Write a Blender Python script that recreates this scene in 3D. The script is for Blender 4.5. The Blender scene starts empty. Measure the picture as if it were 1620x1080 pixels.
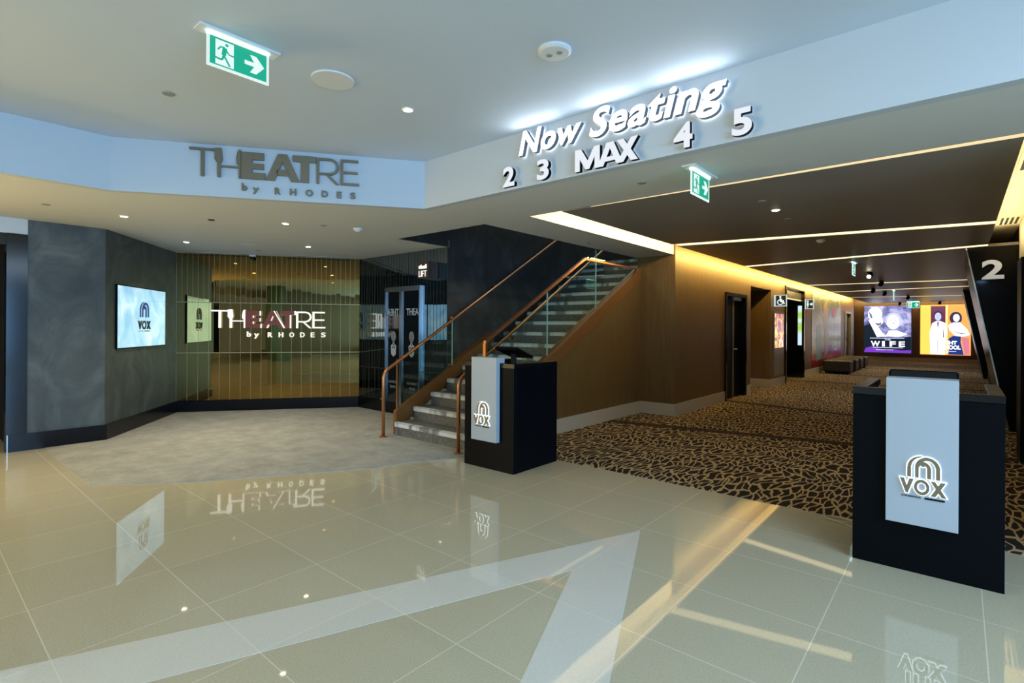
import bpy, bmesh, math, random
from mathutils import Vector, Matrix
random.seed(7)
S = bpy.context.scene
COL = S.collection
# ------------------------------------------------------------------ camera
F_PX = 831.28
YAW, ROLL, HCAM = 0.705413, 0.005618, 1.411
cam_d = bpy.data.cameras.new('camera'); cam = bpy.data.objects.new('camera', cam_d); COL.objects.link(cam)
cam_d.sensor_width = 36.0; cam_d.lens = 36.0 * F_PX / 1620.0
cam_d.shift_y = -21.72 / 1620.0; cam_d.clip_start = 0.05; cam_d.clip_end = 200
cam.matrix_world = Matrix.Translation((0, 0, HCAM)) @ Matrix.Rotation(YAW, 4, 'Z') @ Matrix.Rotation(math.pi/2, 4, 'X') @ Matrix.Rotation(ROLL, 4, 'Z')
S.camera = cam
# ------------------------------------------------------------------ view and world
S.view_settings.view_transform = 'Standard'; S.view_settings.look = 'None'
S.view_settings.exposure = 0.0; S.view_settings.gamma = 1.0
try: S.view_settings.use_curve_mapping = False
except Exception: pass
S.cycles.use_denoising = True
S.cycles.max_bounces = 10; S.cycles.diffuse_bounces = 5; S.cycles.glossy_bounces = 6; S.cycles.transmission_bounces = 8
S.cycles.sample_clamp_indirect = 6.0
S.cycles.caustics_reflective = False; S.cycles.caustics_refractive = False
wd = bpy.data.worlds.new('world'); S.world = wd; wd.use_nodes = True
wd.node_tree.nodes['Background'].inputs[0].default_value = (0.55, 0.7, 0.9, 1); wd.node_tree.nodes['Background'].inputs[1].default_value = 0.4

def area(name, loc, target, sx, sy, power, col, spread=None):
    l = bpy.data.lights.new(name, 'AREA'); l.shape = 'RECTANGLE'; l.size = sx; l.size_y = sy; l.energy = power; l.color = col
    if spread: l.spread = spread
    o = bpy.data.objects.new(name, l); COL.objects.link(o); o.location = loc
    o.rotation_euler = (Vector(target) - Vector(loc)).to_track_quat('-Z', 'Y').to_euler()
    return o
# daylight through the glazed mall front (right of and behind the viewer)
area('daylight_side', (8.7, -2.3, 1.5), (-10, -2.3, 2.6), 9.2, 2.5, 1040, (0.27, 0.57, 1.0))
area('daylight_rear', (-3.1, -8.6, 1.5), (-2.5, 10, 1.0), 4.4, 2.5, 60, (0.50, 0.74, 1.0))
# warm glow of the shop on the left
area('shop_glow', (-7.8, -3.2, 1.6), (2, -2.6, 0.6), 4.5, 2.0, 330, (1.0, 0.76, 0.36))
area('overhead_fill', (4.2, 0.4, 3.03), (4.2, 0.4, 0), 5.5, 5.2, 450, (0.66, 0.83, 1.0))  # added overhead light to lift the floor; the ceiling has no opening here
for _x, _w in ((-2.60, .46), (-1.96, .46), (-1.34, .46)):
    area('sign_uplight', (_x, 3.36, 2.955), (_x, 3.20, 3.07), _w, 0.03, 0.75, (0.85, 0.94, 1.0))
area('stairwell_fill', (-4.95, 8.4, 5.1), (-4.95, 7.6, 0), 1.2, 3.0, 60, (0.72, 0.9, 1.0))  # added light above the stairs so the steps show through the glass
# LED cove tapes of the corridor
area('cove_tape_near', (-3.12, 6.3, 2.70), (-3.6, 6.3, 2.68), 3.7, 0.05, 26, (1.0, 0.80, 0.50))
area('cove_tape_long', (-3.13, 17.5, 2.70), (-3.6, 17.5, 2.60), 18.6, 0.05, 260, (1.0, 0.66, 0.17))
area('cove_tape_right', (0.36, 7.2, 2.66), (0.6, 7.2, 2.80), 5.3, 0.05, 17, (1.0, 0.80, 0.46))
area('cove_tape_end', (-1.6, 28.55, 2.70), (-1.6, 29.2, 2.5), 4.5, 0.05, 40, (1.0, 0.66, 0.25))

# ------------------------------------------------------------------ helpers
def lin(c):
    return tuple(((v/255.0)/12.92 if v/255.0 <= 0.04045 else ((v/255.0+0.055)/1.055)**2.4) for v in c) + (1.0,)
def mat(name, rgb, rough=0.6, metal=0.0, emit=None, es=1.0, coat=0.0, spec=0.5):
    m = bpy.data.materials.new(name); m.use_nodes = True
    b = m.node_tree.nodes['Principled BSDF']
    b.inputs['Base Color'].default_value = lin(rgb); b.inputs['Roughness'].default_value = rough; b.inputs['Metallic'].default_value = metal
    b.inputs['Specular IOR Level'].default_value = spec
    if coat: b.inputs['Coat Weight'].default_value = coat; b.inputs['Coat Roughness'].default_value = 0.04
    if emit: b.inputs['Emission Color'].default_value = lin(emit); b.inputs['Emission Strength'].default_value = es
    return m
def N(m, t, **kw):
    n = m.node_tree.nodes.new(t)
    for k, v in kw.items():
        if k.startswith('i_'): n.inputs[int(k[2:])].default_value = v
        else: setattr(n, k, v)
    return n
def L(m, a, b): m.node_tree.links.new(a, b)
def coords(m, scale=(1, 1, 1), rot=(0, 0, 0), kind='Object'):
    t = N(m, 'ShaderNodeTexCoord'); mp = N(m, 'ShaderNodeMapping'); mp.inputs['Scale'].default_value = scale; mp.inputs['Rotation'].default_value = rot
    L(m, t.outputs[kind], mp.inputs[0]); return mp.outputs[0]
def mth(m, op, a, b=None, c=None):
    n = N(m, 'ShaderNodeMath', operation=op)
    for i, v in enumerate((a, b, c)):
        if v is None: continue
        if isinstance(v, (int, float)): n.inputs[i].default_value = v
        else: L(m, v, n.inputs[i])
    return n.outputs[0]
def ramp(m, fac, stops):
    r = N(m, 'ShaderNodeValToRGB'); e = r.color_ramp.elements
    while len(e) < len(stops): e.new(0.5)
    for i, (p, c) in enumerate(stops): e[i].position = p; e[i].color = lin(c)
    L(m, fac, r.inputs[0]); return r.outputs[0]
def bsdf(m): return m.node_tree.nodes['Principled BSDF']
def mixc(m, fac, a, b):
    n = N(m, 'ShaderNodeMix', data_type='RGBA')
    if isinstance(fac, (int, float)): n.inputs[0].default_value = fac
    else: L(m, fac, n.inputs[0])
    for i, v in ((6, a), (7, b)):
        if isinstance(v, tuple): n.inputs[i].default_value = v
        else: L(m, v, n.inputs[i])
    return n.outputs[2]

class MB:
    def __init__(s): s.bm = bmesh.new()
    def box(s, x0, x1, y0, y1, z0, z1):
        bm = s.bm; v = [bm.verts.new(p) for p in ((x0,y0,z0),(x1,y0,z0),(x1,y1,z0),(x0,y1,z0),(x0,y0,z1),(x1,y0,z1),(x1,y1,z1),(x0,y1,z1))]
        for f in ((0,3,2,1),(4,5,6,7),(0,1,5,4),(1,2,6,5),(2,3,7,6),(3,0,4,7)): bm.faces.new([v[i] for i in f])
        return s
    def prism(s, pts, vec):
        bm = s.bm; vec = Vector(vec)
        a = [bm.verts.new(p) for p in pts]; b = [bm.verts.new(Vector(p) + vec) for p in pts]
        f0 = bm.faces.new(a); f1 = bm.faces.new(b[::-1]); n = len(a)
        for i in range(n): bm.faces.new((a[i], b[i], b[(i+1) % n], a[(i+1) % n]))
        return s
    def slab(s, poly, z0, z1):
        return s.prism([(x, y, z0) for x, y in poly], (0, 0, z1 - z0))
    def wall(s, a, b, z0, z1, t):
        # vertical panel from a to b, thickness t to the right-hand side of a->b
        d = (Vector(b) - Vector(a)).normalized(); n = Vector((d.y, -d.x)) * t
        return s.slab([a, b, (b[0]+n.x, b[1]+n.y), (a[0]+n.x, a[1]+n.y)], z0, z1)
    def tube(s, pts, r, seg=14, cap=True):
        bm = s.bm; pts = [Vector(p) for p in pts]; rings = []
        up = None
        for i, p in enumerate(pts):
            if i == 0: t = (pts[1] - p)
            elif i == len(pts)-1: t = (p - pts[i-1])
            else: t = ((pts[i+1] - p).normalized() + (p - pts[i-1]).normalized())
            t.normalize()
            if up is None: up = t.orthogonal().normalized()
            up = (up - t * up.dot(t)).normalized(); sd = t.cross(up)
            rr = r[i] if isinstance(r, (list, tuple)) else r
            rings.append([bm.verts.new(p + (up*math.cos(2*math.pi*k/seg) + sd*math.sin(2*math.pi*k/seg))*rr) for k in range(seg)])
        for a, b in zip(rings, rings[1:]):
            for k in range(seg):
                f = bm.faces.new((a[k], a[(k+1) % seg], b[(k+1) % seg], b[k])); f.smooth = True
        if cap: bm.faces.new(rings[0][::-1]); bm.faces.new(rings[-1])
        return s
    def lathe(s, c, prof, seg=28, axis=(0, 0, 1)):
        # prof: (r, h) from bottom up round an axis through c
        ax = Vector(axis).normalized(); u = ax.orthogonal().normalized(); w = ax.cross(u); c = Vector(c); bm = s.bm; rings = []
        for r, h in prof:
            if r < 1e-6: rings.append([bm.verts.new(c + ax*h)])
            else: rings.append([bm.verts.new(c + ax*h + (u*math.cos(2*math.pi*k/seg)+w*math.sin(2*math.pi*k/seg))*r) for k in range(seg)])
        for a, b in zip(rings, rings[1:]):
            for k in range(seg):
                k2 = (k+1) % seg
                q = [a[k % len(a)], a[k2 % len(a)], b[k2 % len(b)], b[k % len(b)]]
                q2 = []
                for v in q:
                    if v not in q2: q2.append(v)
                if len(q2) > 2: bm.faces.new(q2)
        if len(rings[0]) > 1: bm.faces.new(rings[0][::-1])
        if len(rings[-1]) > 1: bm.faces.new(rings[-1])
        return s
    def build(s, name, m, parent=None, bevel=0, segs=2, sides=None):
        bm = s.bm
        bmesh.ops.recalc_face_normals(bm, faces=bm.faces)
        if bevel: bmesh.ops.bevel(bm, geom=list(bm.edges), offset=bevel, segments=segs, profile=0.6, affect='EDGES', clamp_overlap=True)
        if parent is not None:
            off = parent_world(parent); bmesh.ops.translate(bm, verts=bm.verts, vec=-off)
        me = bpy.data.meshes.new(name); bm.to_mesh(me); bm.free(); me.materials.append(m)
        if sides is not None:
            sm, nrm = sides; me.materials.append(sm); nrm = Vector(nrm).normalized()
            for p in me.polygons:
                if abs(p.normal.dot(nrm)) < 0.7: p.material_index = 1
        o = bpy.data.objects.new(name, me); COL.objects.link(o)
        if parent is not None: o.parent = parent
        return o
def parent_world(p):
    v = Vector((0, 0, 0))
    while p is not None: v += Vector(p.location); p = p.parent
    return v
def thing(name, label, cat, loc=(0, 0, 0), group=None):
    o = bpy.data.objects.new(name, None); o.empty_display_size = 0.1; COL.objects.link(o); o.location = loc
    return tag(o, label, cat, group)
def tag(o, label, cat, group=None):
    o['label'] = label; o['category'] = cat
    if group: o['group'] = group
    return o
def struct(o, label=None):
    o['kind'] = 'structure'
    if label: o['label'] = label
    return o
def dup(root, loc, label=None):
    r = root.copy(); COL.objects.link(r); r.location = loc
    if label: r['label'] = label
    for ch in list(root.children):
        c = ch.copy(); COL.objects.link(c); c.parent = r
        for g in ch.children:
            d = g.copy(); COL.objects.link(d); d.parent = c
    return r
class Plane:
    """a vertical face: origin, direction to the reader's right, outward normal; coordinates u (right), z (up), w (out)"""
    def __init__(s, o, u, n): s.o = Vector((o[0], o[1], 0)); s.u = Vector((u[0], u[1], 0)).normalized(); s.n = Vector((n[0], n[1], 0)).normalized()
    def p(s, u, z, w=0.0): return s.o + s.u*u + Vector((0, 0, z)) + s.n*w
    def poly(s, mb, pts, w0, w1): mb.prism([s.p(u, z, w0) for u, z in pts], s.n*(w1-w0)); return mb
    def rect(s, mb, u0, u1, z0, z1, w0, w1): return s.poly(mb, [(u0, z0), (u1, z0), (u1, z1), (u0, z1)], w0, w1)
def text_mb(string, pl, u0, u1, z0, z1, w0, w1, offset=0.0, shear=0.0, spacing=1.0, mirror=False, mb=None, single=None):
    cu = bpy.data.curves.new('t', 'FONT'); cu.body = string; cu.size = 1; cu.extrude = 0.5; cu.offset = offset; cu.shear = shear; cu.space_character = spacing; cu.resolution_u = 5
    ob = bpy.data.objects.new('t', cu); COL.objects.link(ob)
    dg = bpy.context.evaluated_depsgraph_get(); me = bpy.data.meshes.new_from_object(ob.evaluated_get(dg))
    bpy.data.objects.remove(ob); bpy.data.curves.remove(cu)
    xs = [v.co.x for v in me.vertices]; ys = [v.co.y for v in me.vertices]
    xa, xb, ya, yb = min(xs), max(xs), min(ys), max(ys)
    for v in me.vertices:
        fx = (v.co.x-xa)/(xb-xa)
        if mirror: fx = 1-fx
        v.co = pl.p(u0+fx*(u1-u0), z0+(v.co.y-ya)/(yb-ya)*(z1-z0), w0 if v.co.z < 0 else w1)
    mb = mb or MB(); mb.bm.from_mesh(me); bpy.data.meshes.remove(me)
    bmesh.ops.remove_doubles(mb.bm, verts=mb.bm.verts, dist=1e-5)
    return mb
def offset_poly(pts, d):
    n = len(pts); A = sum(pts[i][0]*pts[(i+1) % n][1]-pts[(i+1) % n][0]*pts[i][1] for i in range(n)); sg = 1 if A > 0 else -1
    out = []
    for i in range(n):
        p0, p1, p2 = Vector(pts[i-1]), Vector(pts[i]), Vector(pts[(i+1) % n])
        e1 = (p1-p0).normalized(); e2 = (p2-p1).normalized()
        n1 = Vector((e1.y, -e1.x))*sg; n2 = Vector((e2.y, -e2.x))*sg
        b = n1+n2; k = b.length_squared
        b = b*(2.0/k) if k > 0.25 else b.normalized()*2
        out.append(tuple(p1 + b*d))
    return out

# ------------------------------------------------------------------ materials
M = {}
def mottle(name, c0, c1, c2, scale=1.6, rough=0.55, stretch=(1, 1, 0.7)):
    m = mat(name, c1, rough); co = coords(m, tuple(scale*k for k in stretch))
    n1 = N(m, 'ShaderNodeTexNoise'); n1.inputs['Scale'].default_value = 1.3; n1.inputs['Detail'].default_value = 7; n1.inputs['Roughness'].default_value = 0.62; n1.inputs['Distortion'].default_value = 1.6
    L(m, co, n1.inputs['Vector'])
    L(m, ramp(m, n1.outputs[0], [(0.30, c0), (0.5, c1), (0.70, c2)]), bsdf(m).inputs['Base Color'])
    return m
def speckle(name, c0, c1, rough, scale=160, coat=0.0, detail=3):
    m = mat(name, c0, rough, coat=coat); co = coords(m)
    n1 = N(m, 'ShaderNodeTexNoise'); n1.inputs['Scale'].default_value = scale; n1.inputs['Detail'].default_value = detail; L(m, co, n1.inputs['Vector'])
    L(m, ramp(m, n1.outputs[0], [(0.35, c0), (0.65, c1)]), bsdf(m).inputs['Base Color'])
    return m
M['paint'] = mat('white_paint', (212, 217, 220), 0.75)
M['ceiling_paint'] = mat('daylight_tinted_ceiling_paint', (198, 212, 228), 0.75); M['fascia_paint'] = mat('daylight_tinted_fascia_paint', (196, 206, 214), 0.75)  # copies of the white paint, tinted to carry the blue daylight cast
M['soffit'] = mat('soffit_paint', (216, 219, 218), 0.7)
M['dark_ceiling'] = mat('taupe_ceiling_paint', (146, 141, 134), 0.42, spec=0.4)
M['cream'] = mat('cream_paint', (236, 226, 196), 0.7)
M['stucco'] = mottle('grey_stucco', (58, 62, 59), (74, 80, 77), (98, 103, 99), 1.5, 0.5)
M['dark_stucco'] = mottle('charcoal_stucco', (26, 29, 31), (37, 41, 43), (60, 64, 64), 1.4, 0.5)
M['black_base'] = mat('black_gloss_skirting', (8, 11, 16), 0.22, spec=0.3)
M['black_gloss'] = mat('black_gloss_panel', (10, 11, 13), 0.12); M['portal_black'] = mat('portal_black_panel', (9, 10, 12), 0.25, spec=0.12)
M['black'] = mat('black_laminate', (8, 11, 15), 0.40, spec=0.06)
M['black_top'] = mat('satin_black_top', (10, 11, 13), 0.28, spec=0.35)
M['black_matte'] = mat('black_matte', (9, 9, 10), 0.8)
M['white_lam'] = mat('white_laminate', (162, 174, 184), 0.45)
M['copper'] = mat('brushed_copper', (190, 128, 84), 0.32, 0.85)
M['copper_flat'] = mat('bronze_cladding', (136, 94, 50), 0.42, 0.5)
M['steel'] = mat('brushed_steel', (185, 190, 195), 0.28, 1.0)
M['chrome'] = mat('chrome', (225, 228, 232), 0.12, 1.0)
M['gold_letter'] = mat('taupe_metal_letter', (128, 118, 96), 0.42, 0.3)
M['skirting'] = mat('beige_skirting', (176, 164, 142), 0.5)
M['leather'] = mat('black_leather', (22, 21, 20), 0.42)
M['white_plastic'] = mat('white_plastic', (222, 226, 228), 0.45)
M['grille'] = mat('grey_grille', (150, 152, 150), 0.6)
M['slot_dark'] = mat('slot_shadow', (26, 26, 26), 0.8)
def led(name, rgb, s): return mat(name, (20, 20, 20), 0.6, emit=rgb, es=s)
M['led_warm'] = led('warm_led', (255, 228, 172), 2.0)
M['led_thin'] = led('warm_led_dim', (255, 232, 180), 1.0)
M['lamp'] = led('lamp_glow', (255, 240, 205), 14)
M['letter_white'] = led('lit_white_letter', (245, 250, 255), 3.2)
M['number_white'] = led('lit_white_number', (232, 238, 246), 1.0)
M['letter_side'] = mat('grey_letter_return', (108, 116, 126), 0.5)
M['halo'] = led('halo_light', (225, 245, 255), 4.0)
M['sign_white'] = led('sign_white', (248, 246, 236), 1.2)
M['lift_white'] = led('lift_sign_white', (255, 250, 238), 1.3)
M['exit_green'] = led('exit_green', (0, 172, 138), 1.0)
M['exit_white'] = led('exit_white', (226, 246, 242), 1.05)
M['exit_tube'] = led('exit_tube', (215, 250, 255), 5)
M['red_brown'] = mat('red_brown_letter_face', (128, 62, 48), 0.4, emit=(128, 62, 48), es=0.25)
# glass
def glass(name, tint, rough=0.0):
    m = bpy.data.materials.new(name); m.use_nodes = True; nt = m.node_tree; nt.nodes.clear()
    o = nt.nodes.new('ShaderNodeOutputMaterial'); mx = nt.nodes.new('ShaderNodeMixShader'); t = nt.nodes.new('ShaderNodeBsdfTransparent'); g = nt.nodes.new('ShaderNodeBsdfGlossy'); fr = nt.nodes.new('ShaderNodeLayerWeight')
    pw = nt.nodes.new('ShaderNodeMath'); pw.operation = 'POWER'; pw.inputs[1].default_value = 5.0; ma = nt.nodes.new('ShaderNodeMath'); ma.operation = 'MULTIPLY_ADD'; ma.inputs[1].default_value = 0.9; ma.inputs[2].default_value = 0.045
    fr.inputs['Blend'].default_value = 0.5; t.inputs[0].default_value = lin(tint); g.inputs['Roughness'].default_value = rough
    nt.links.new(fr.outputs['Facing'], pw.inputs[0]); nt.links.new(pw.outputs[0], ma.inputs[0])
    nt.links.new(ma.outputs[0], mx.inputs[0]); nt.links.new(t.outputs[0], mx.inputs[1]); nt.links.new(g.outputs[0], mx.inputs[2]); nt.links.new(mx.outputs[0], o.inputs[0])
    return m
M['glass'] = glass('balustrade_glass', (232, 243, 240))
M['glass_edge'] = mat('glass_edge', (120, 160, 152), 0.2, emit=(120, 160, 150), es=0.12)
M['mirror'] = mat('bronze_mirror', (140, 117, 68), 0.02, 1.0)
M['mirror_dark'] = mat('smoked_mirror', (136, 147, 150), 0.02, 1.0)
M['mirror_joint'] = mat('mirror_edge_bead', (176, 160, 118), 0.35, 0.3)
M['smoked'] = mat('smoked_lift_glass', (16, 24, 30), 0.06, 0.0, spec=0.8)
# wood
def wood(name, c0, c1):
    m = mat(name, c0, 0.42); co = coords(m, (26, 26, 0.7))
    n = N(m, 'ShaderNodeTexNoise'); n.inputs['Scale'].default_value = 2.6; n.inputs['Detail'].default_value = 6; L(m, co, n.inputs['Vector'])
    L(m, ramp(m, n.outputs[0], [(0.3, c0), (0.7, c1)]), bsdf(m).inputs['Base Color']); return m
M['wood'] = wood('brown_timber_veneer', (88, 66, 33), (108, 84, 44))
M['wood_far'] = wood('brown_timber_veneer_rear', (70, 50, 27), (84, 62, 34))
# polished tile floor, 0.6 m grid
GX, GY = 0.047-1.75, 3.43
def tile_floor(name, c0, c1, grout):
    m = mat(name, c0, 0.03, spec=0.55); co = coords(m)
    sp = N(m, 'ShaderNodeSeparateXYZ'); L(m, co, sp.inputs[0])
    def g(sock, off):
        f = mth(m, 'FRACT', mth(m, 'MULTIPLY', mth(m, 'ADD', sock, -off + 60.0), 1/0.6))
        return mth(m, 'MINIMUM', f, mth(m, 'SUBTRACT', 1.0, f))
    d = mth(m, 'MINIMUM', g(sp.outputs[0], GX), g(sp.outputs[1], GY))
    line = mth(m, 'LESS_THAN', d, 0.0042)
    n1 = N(m, 'ShaderNodeTexNoise'); n1.inputs['Scale'].default_value = 110; n1.inputs['Detail'].default_value = 3; L(m, co, n1.inputs['Vector'])
    base = ramp(m, n1.outputs[0], [(0.35, c0), (0.65, c1)])
    vx = mth(m, 'FLOOR', mth(m, 'MULTIPLY', mth(m, 'ADD', sp.outputs[0], -GX+60), 1/0.6)); vy = mth(m, 'FLOOR', mth(m, 'MULTIPLY', mth(m, 'ADD', sp.outputs[1], -GY+60), 1/0.6))
    cb = N(m, 'ShaderNodeCombineXYZ'); L(m, vx, cb.inputs[0]); L(m, vy, cb.inputs[1])
    wn = N(m, 'ShaderNodeTexWhiteNoise'); L(m, cb.outputs[0], wn.inputs[0])
    hs = N(m, 'ShaderNodeHueSaturation'); L(m, base, hs.inputs['Color']); L(m, mth(m, 'MULTIPLY_ADD', wn.outputs[0], 0.05, 0.975), hs.inputs['Value'])
    L(m, mixc(m, line, hs.outputs[0], lin(grout)), bsdf(m).inputs['Base Color'])
    return m
M['tile'] = tile_floor('polished_beige_tile', (182, 175, 149), (192, 186, 160), (216, 211, 190))
M['inlay'] = tile_floor('pale_tile_inlay', (206, 205, 194), (213, 212, 202), (222, 220, 208))
SLOTS = [((-3.08, 7.22), (0.30, 7.86)), ((-3.11, 10.51), (0.30, 9.89)), ((-3.15, 16.02), (0.30, 16.40)), ((-3.11, 19.35), (0.30, 18.75)), ((-3.06, 22.9), (0.30, 23.75))]
def carpet(name):
    m = mat(name, (60, 48, 38), 0.95, spec=0.15); co = coords(m)
    w = N(m, 'ShaderNodeTexNoise'); w.inputs['Scale'].default_value = 1.3; w.inputs['Detail'].default_value = 3; L(m, co, w.inputs['Vector'])
    ws = N(m, 'ShaderNodeVectorMath', operation='SCALE'); L(m, w.outputs[1], ws.inputs[0]); ws.inputs['Scale'].default_value = 0.45
    ad = N(m, 'ShaderNodeVectorMath', operation='ADD'); L(m, co, ad.inputs[0]); L(m, ws.outputs[0], ad.inputs[1])
    mp = N(m, 'ShaderNodeMapping'); mp.inputs['Rotation'].default_value = (0, 0, 0); mp.inputs['Scale'].default_value = (18, 4.6, 1); L(m, ad.outputs[0], mp.inputs[0])
    v = N(m, 'ShaderNodeTexVoronoi', feature='DISTANCE_TO_EDGE', voronoi_dimensions='2D'); v.inputs['Scale'].default_value = 1.0; v.inputs['Randomness'].default_value = 1.0; L(m, mp.outputs[0], v.inputs['Vector'])
    c = ramp(m, v.outputs['Distance'], [(0.085, (176, 154, 114)), (0.135, (38, 31, 30))])
    sp = N(m, 'ShaderNodeSeparateXYZ'); L(m, co, sp.inputs[0]); band = None
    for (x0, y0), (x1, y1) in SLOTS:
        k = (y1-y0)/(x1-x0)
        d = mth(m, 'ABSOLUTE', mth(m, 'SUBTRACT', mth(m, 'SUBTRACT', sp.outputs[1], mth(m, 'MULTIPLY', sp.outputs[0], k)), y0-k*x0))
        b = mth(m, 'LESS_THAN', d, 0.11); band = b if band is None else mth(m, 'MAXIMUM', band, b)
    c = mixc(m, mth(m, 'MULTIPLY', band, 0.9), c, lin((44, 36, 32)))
    fn = N(m, 'ShaderNodeTexNoise'); fn.inputs['Scale'].default_value = 220; L(m, co, fn.inputs['Vector'])
    hs = N(m, 'ShaderNodeHueSaturation'); L(m, c, hs.inputs['Color']); L(m, mth(m, 'MULTIPLY_ADD', fn.outputs[0], 0.7, 0.65), hs.inputs['Value'])
    L(m, hs.outputs[0], bsdf(m).inputs['Base Color']); return m
M['carpet'] = carpet('veined_brown_carpet')
def grey_carpet():
    m = mat('grey_carpet_pile', (120, 121, 118), 0.95, spec=0.1); co = coords(m)
    a = N(m, 'ShaderNodeTexNoise'); a.inputs['Scale'].default_value = 3.5; a.inputs['Detail'].default_value = 8; a.inputs['Roughness'].default_value = 0.75; L(m, co, a.inputs['Vector'])
    L(m, ramp(m, a.outputs[0], [(0.3, (138, 140, 136)), (0.7, (172, 173, 167))]), bsdf(m).inputs['Base Color'])
    return m
M['mat'] = grey_carpet()
M['stone'] = speckle('grey_stone_step', (84, 86, 86), (118, 119, 117), 0.55, 40, detail=5)
def patchy():
    m = mat('worn_nosing_strip', (190, 194, 196), 0.35); co = coords(m, (3.3, 1, 1)); n = N(m, 'ShaderNodeTexNoise'); n.inputs['Scale'].default_value = 1.3; L(m, co, n.inputs['Vector'])
    L(m, ramp(m, n.outputs[0], [(0.42, (128, 130, 130)), (0.5, (216, 220, 224))]), bsdf(m).inputs['Base Color']); return m
M['nosing'] = patchy()

# ------------------------------------------------------------------ the place: floors
ZC, ZH = 2.60, 3.07          # low soffit, main ceiling
CW = -3.47                   # corridor left wall
struct(MB().slab([(-12, -9.2), (9.2, -9.2), (9.2, 5.6), (-12, 5.6)], -0.1, 0.0).build('floor', M['tile']), 'polished beige tile floor of the foyer')
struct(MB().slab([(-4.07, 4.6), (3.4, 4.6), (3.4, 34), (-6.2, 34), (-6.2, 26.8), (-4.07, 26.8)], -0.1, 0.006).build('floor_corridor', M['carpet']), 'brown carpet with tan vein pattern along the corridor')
struct(MB().slab([(-7.98, 1.11), (-5.85, 1.12), (-5.28, 1.73), (-4.6, 2.84), (-4.42, 3.15), (-4.37, 3.42), (-4.13, 3.92), (-4.08, 4.3), (-4.1, 5.3), (-8.04, 5.27), (-9.71, 2.97), (-8.0, 1.68)], 0.0, 0.006).build('floor_mat', M['mat']), 'grey carpet in the lounge entrance')
struct(MB().slab([(-1.69, 3.38), (-3.4, -0.75), (-2.98, -0.75), (-1.71, 2.56), (-0.5, -0.4), (-0.12, -0.4)], 0.0, 0.0012).build('floor_inlay', M['inlay']), 'pale arrow-shaped inlay in the tile floor')

# ------------------------------------------------------------------ ceilings
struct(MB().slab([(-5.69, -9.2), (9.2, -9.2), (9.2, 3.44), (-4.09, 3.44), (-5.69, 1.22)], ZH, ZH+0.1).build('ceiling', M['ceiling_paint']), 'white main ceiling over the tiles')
cl = MB(); cl.slab([(-12, -9.2), (-5.72, -9.2), (-5.72, 1.23), (-4.12, 3.47), (-4.12, 4.39), (-5.74, 4.39), (-5.76, 5.32), (-12, 5.4)], ZC, ZC+0.1)
cl.slab([(-4.12, 3.47), (3.4, 3.47), (3.4, 4.39), (-4.12, 4.39)], ZC, ZC+0.1)
cl.slab([(-4.16, 4.39), (-3.50, 4.39), (-3.50, 8.15), (-4.16, 8.15)], ZC, ZC+0.1)
struct(cl.build('ceiling_soffit', M['soffit']), 'lower white soffit over the lounge entrance')
# fascia
A_, B_, C_ = (-5.69, 1.22), (-4.09, 3.44), (-5.69, -9.2)
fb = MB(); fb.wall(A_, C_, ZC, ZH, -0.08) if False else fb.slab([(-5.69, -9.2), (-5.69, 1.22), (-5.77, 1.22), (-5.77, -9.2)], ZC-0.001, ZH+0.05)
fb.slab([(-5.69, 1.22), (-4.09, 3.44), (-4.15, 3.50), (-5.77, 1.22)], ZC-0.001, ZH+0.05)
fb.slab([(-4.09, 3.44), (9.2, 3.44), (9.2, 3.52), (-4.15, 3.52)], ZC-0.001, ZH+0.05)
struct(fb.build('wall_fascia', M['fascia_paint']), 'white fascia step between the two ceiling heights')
# corridor dark ceiling between the light slots
XL, XR = -3.10, 0.30
edges = [((XL, 4.425), (XR, 4.425))] + SLOTS
g = 0.11
pan = MB(); ends = SLOTS + [((XL, 28.5), (3.4, 28.5))]
prev = ((XL, 4.425), (XR, 4.425))
for i, (a, b) in enumerate(ends):
    k0 = 0 if i == 0 else g
    k1 = g if i < len(SLOTS) else 0
    pan.slab([(XL, prev[0][1]+k0), (XR, prev[1][1]+k0), (XR, b[1]-k1), (XL, a[1]-k1)], ZC, ZC+0.04)
    prev = (a, b)
pan.slab([(XR, 10.06), (3.4, 10.06), (3.4, 28.5), (XR, 28.5)], ZC, ZC+0.04)
struct(pan.build('ceiling_corridor', M['dark_ceiling']), 'dark taupe corridor ceiling cut by light slots')
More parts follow.
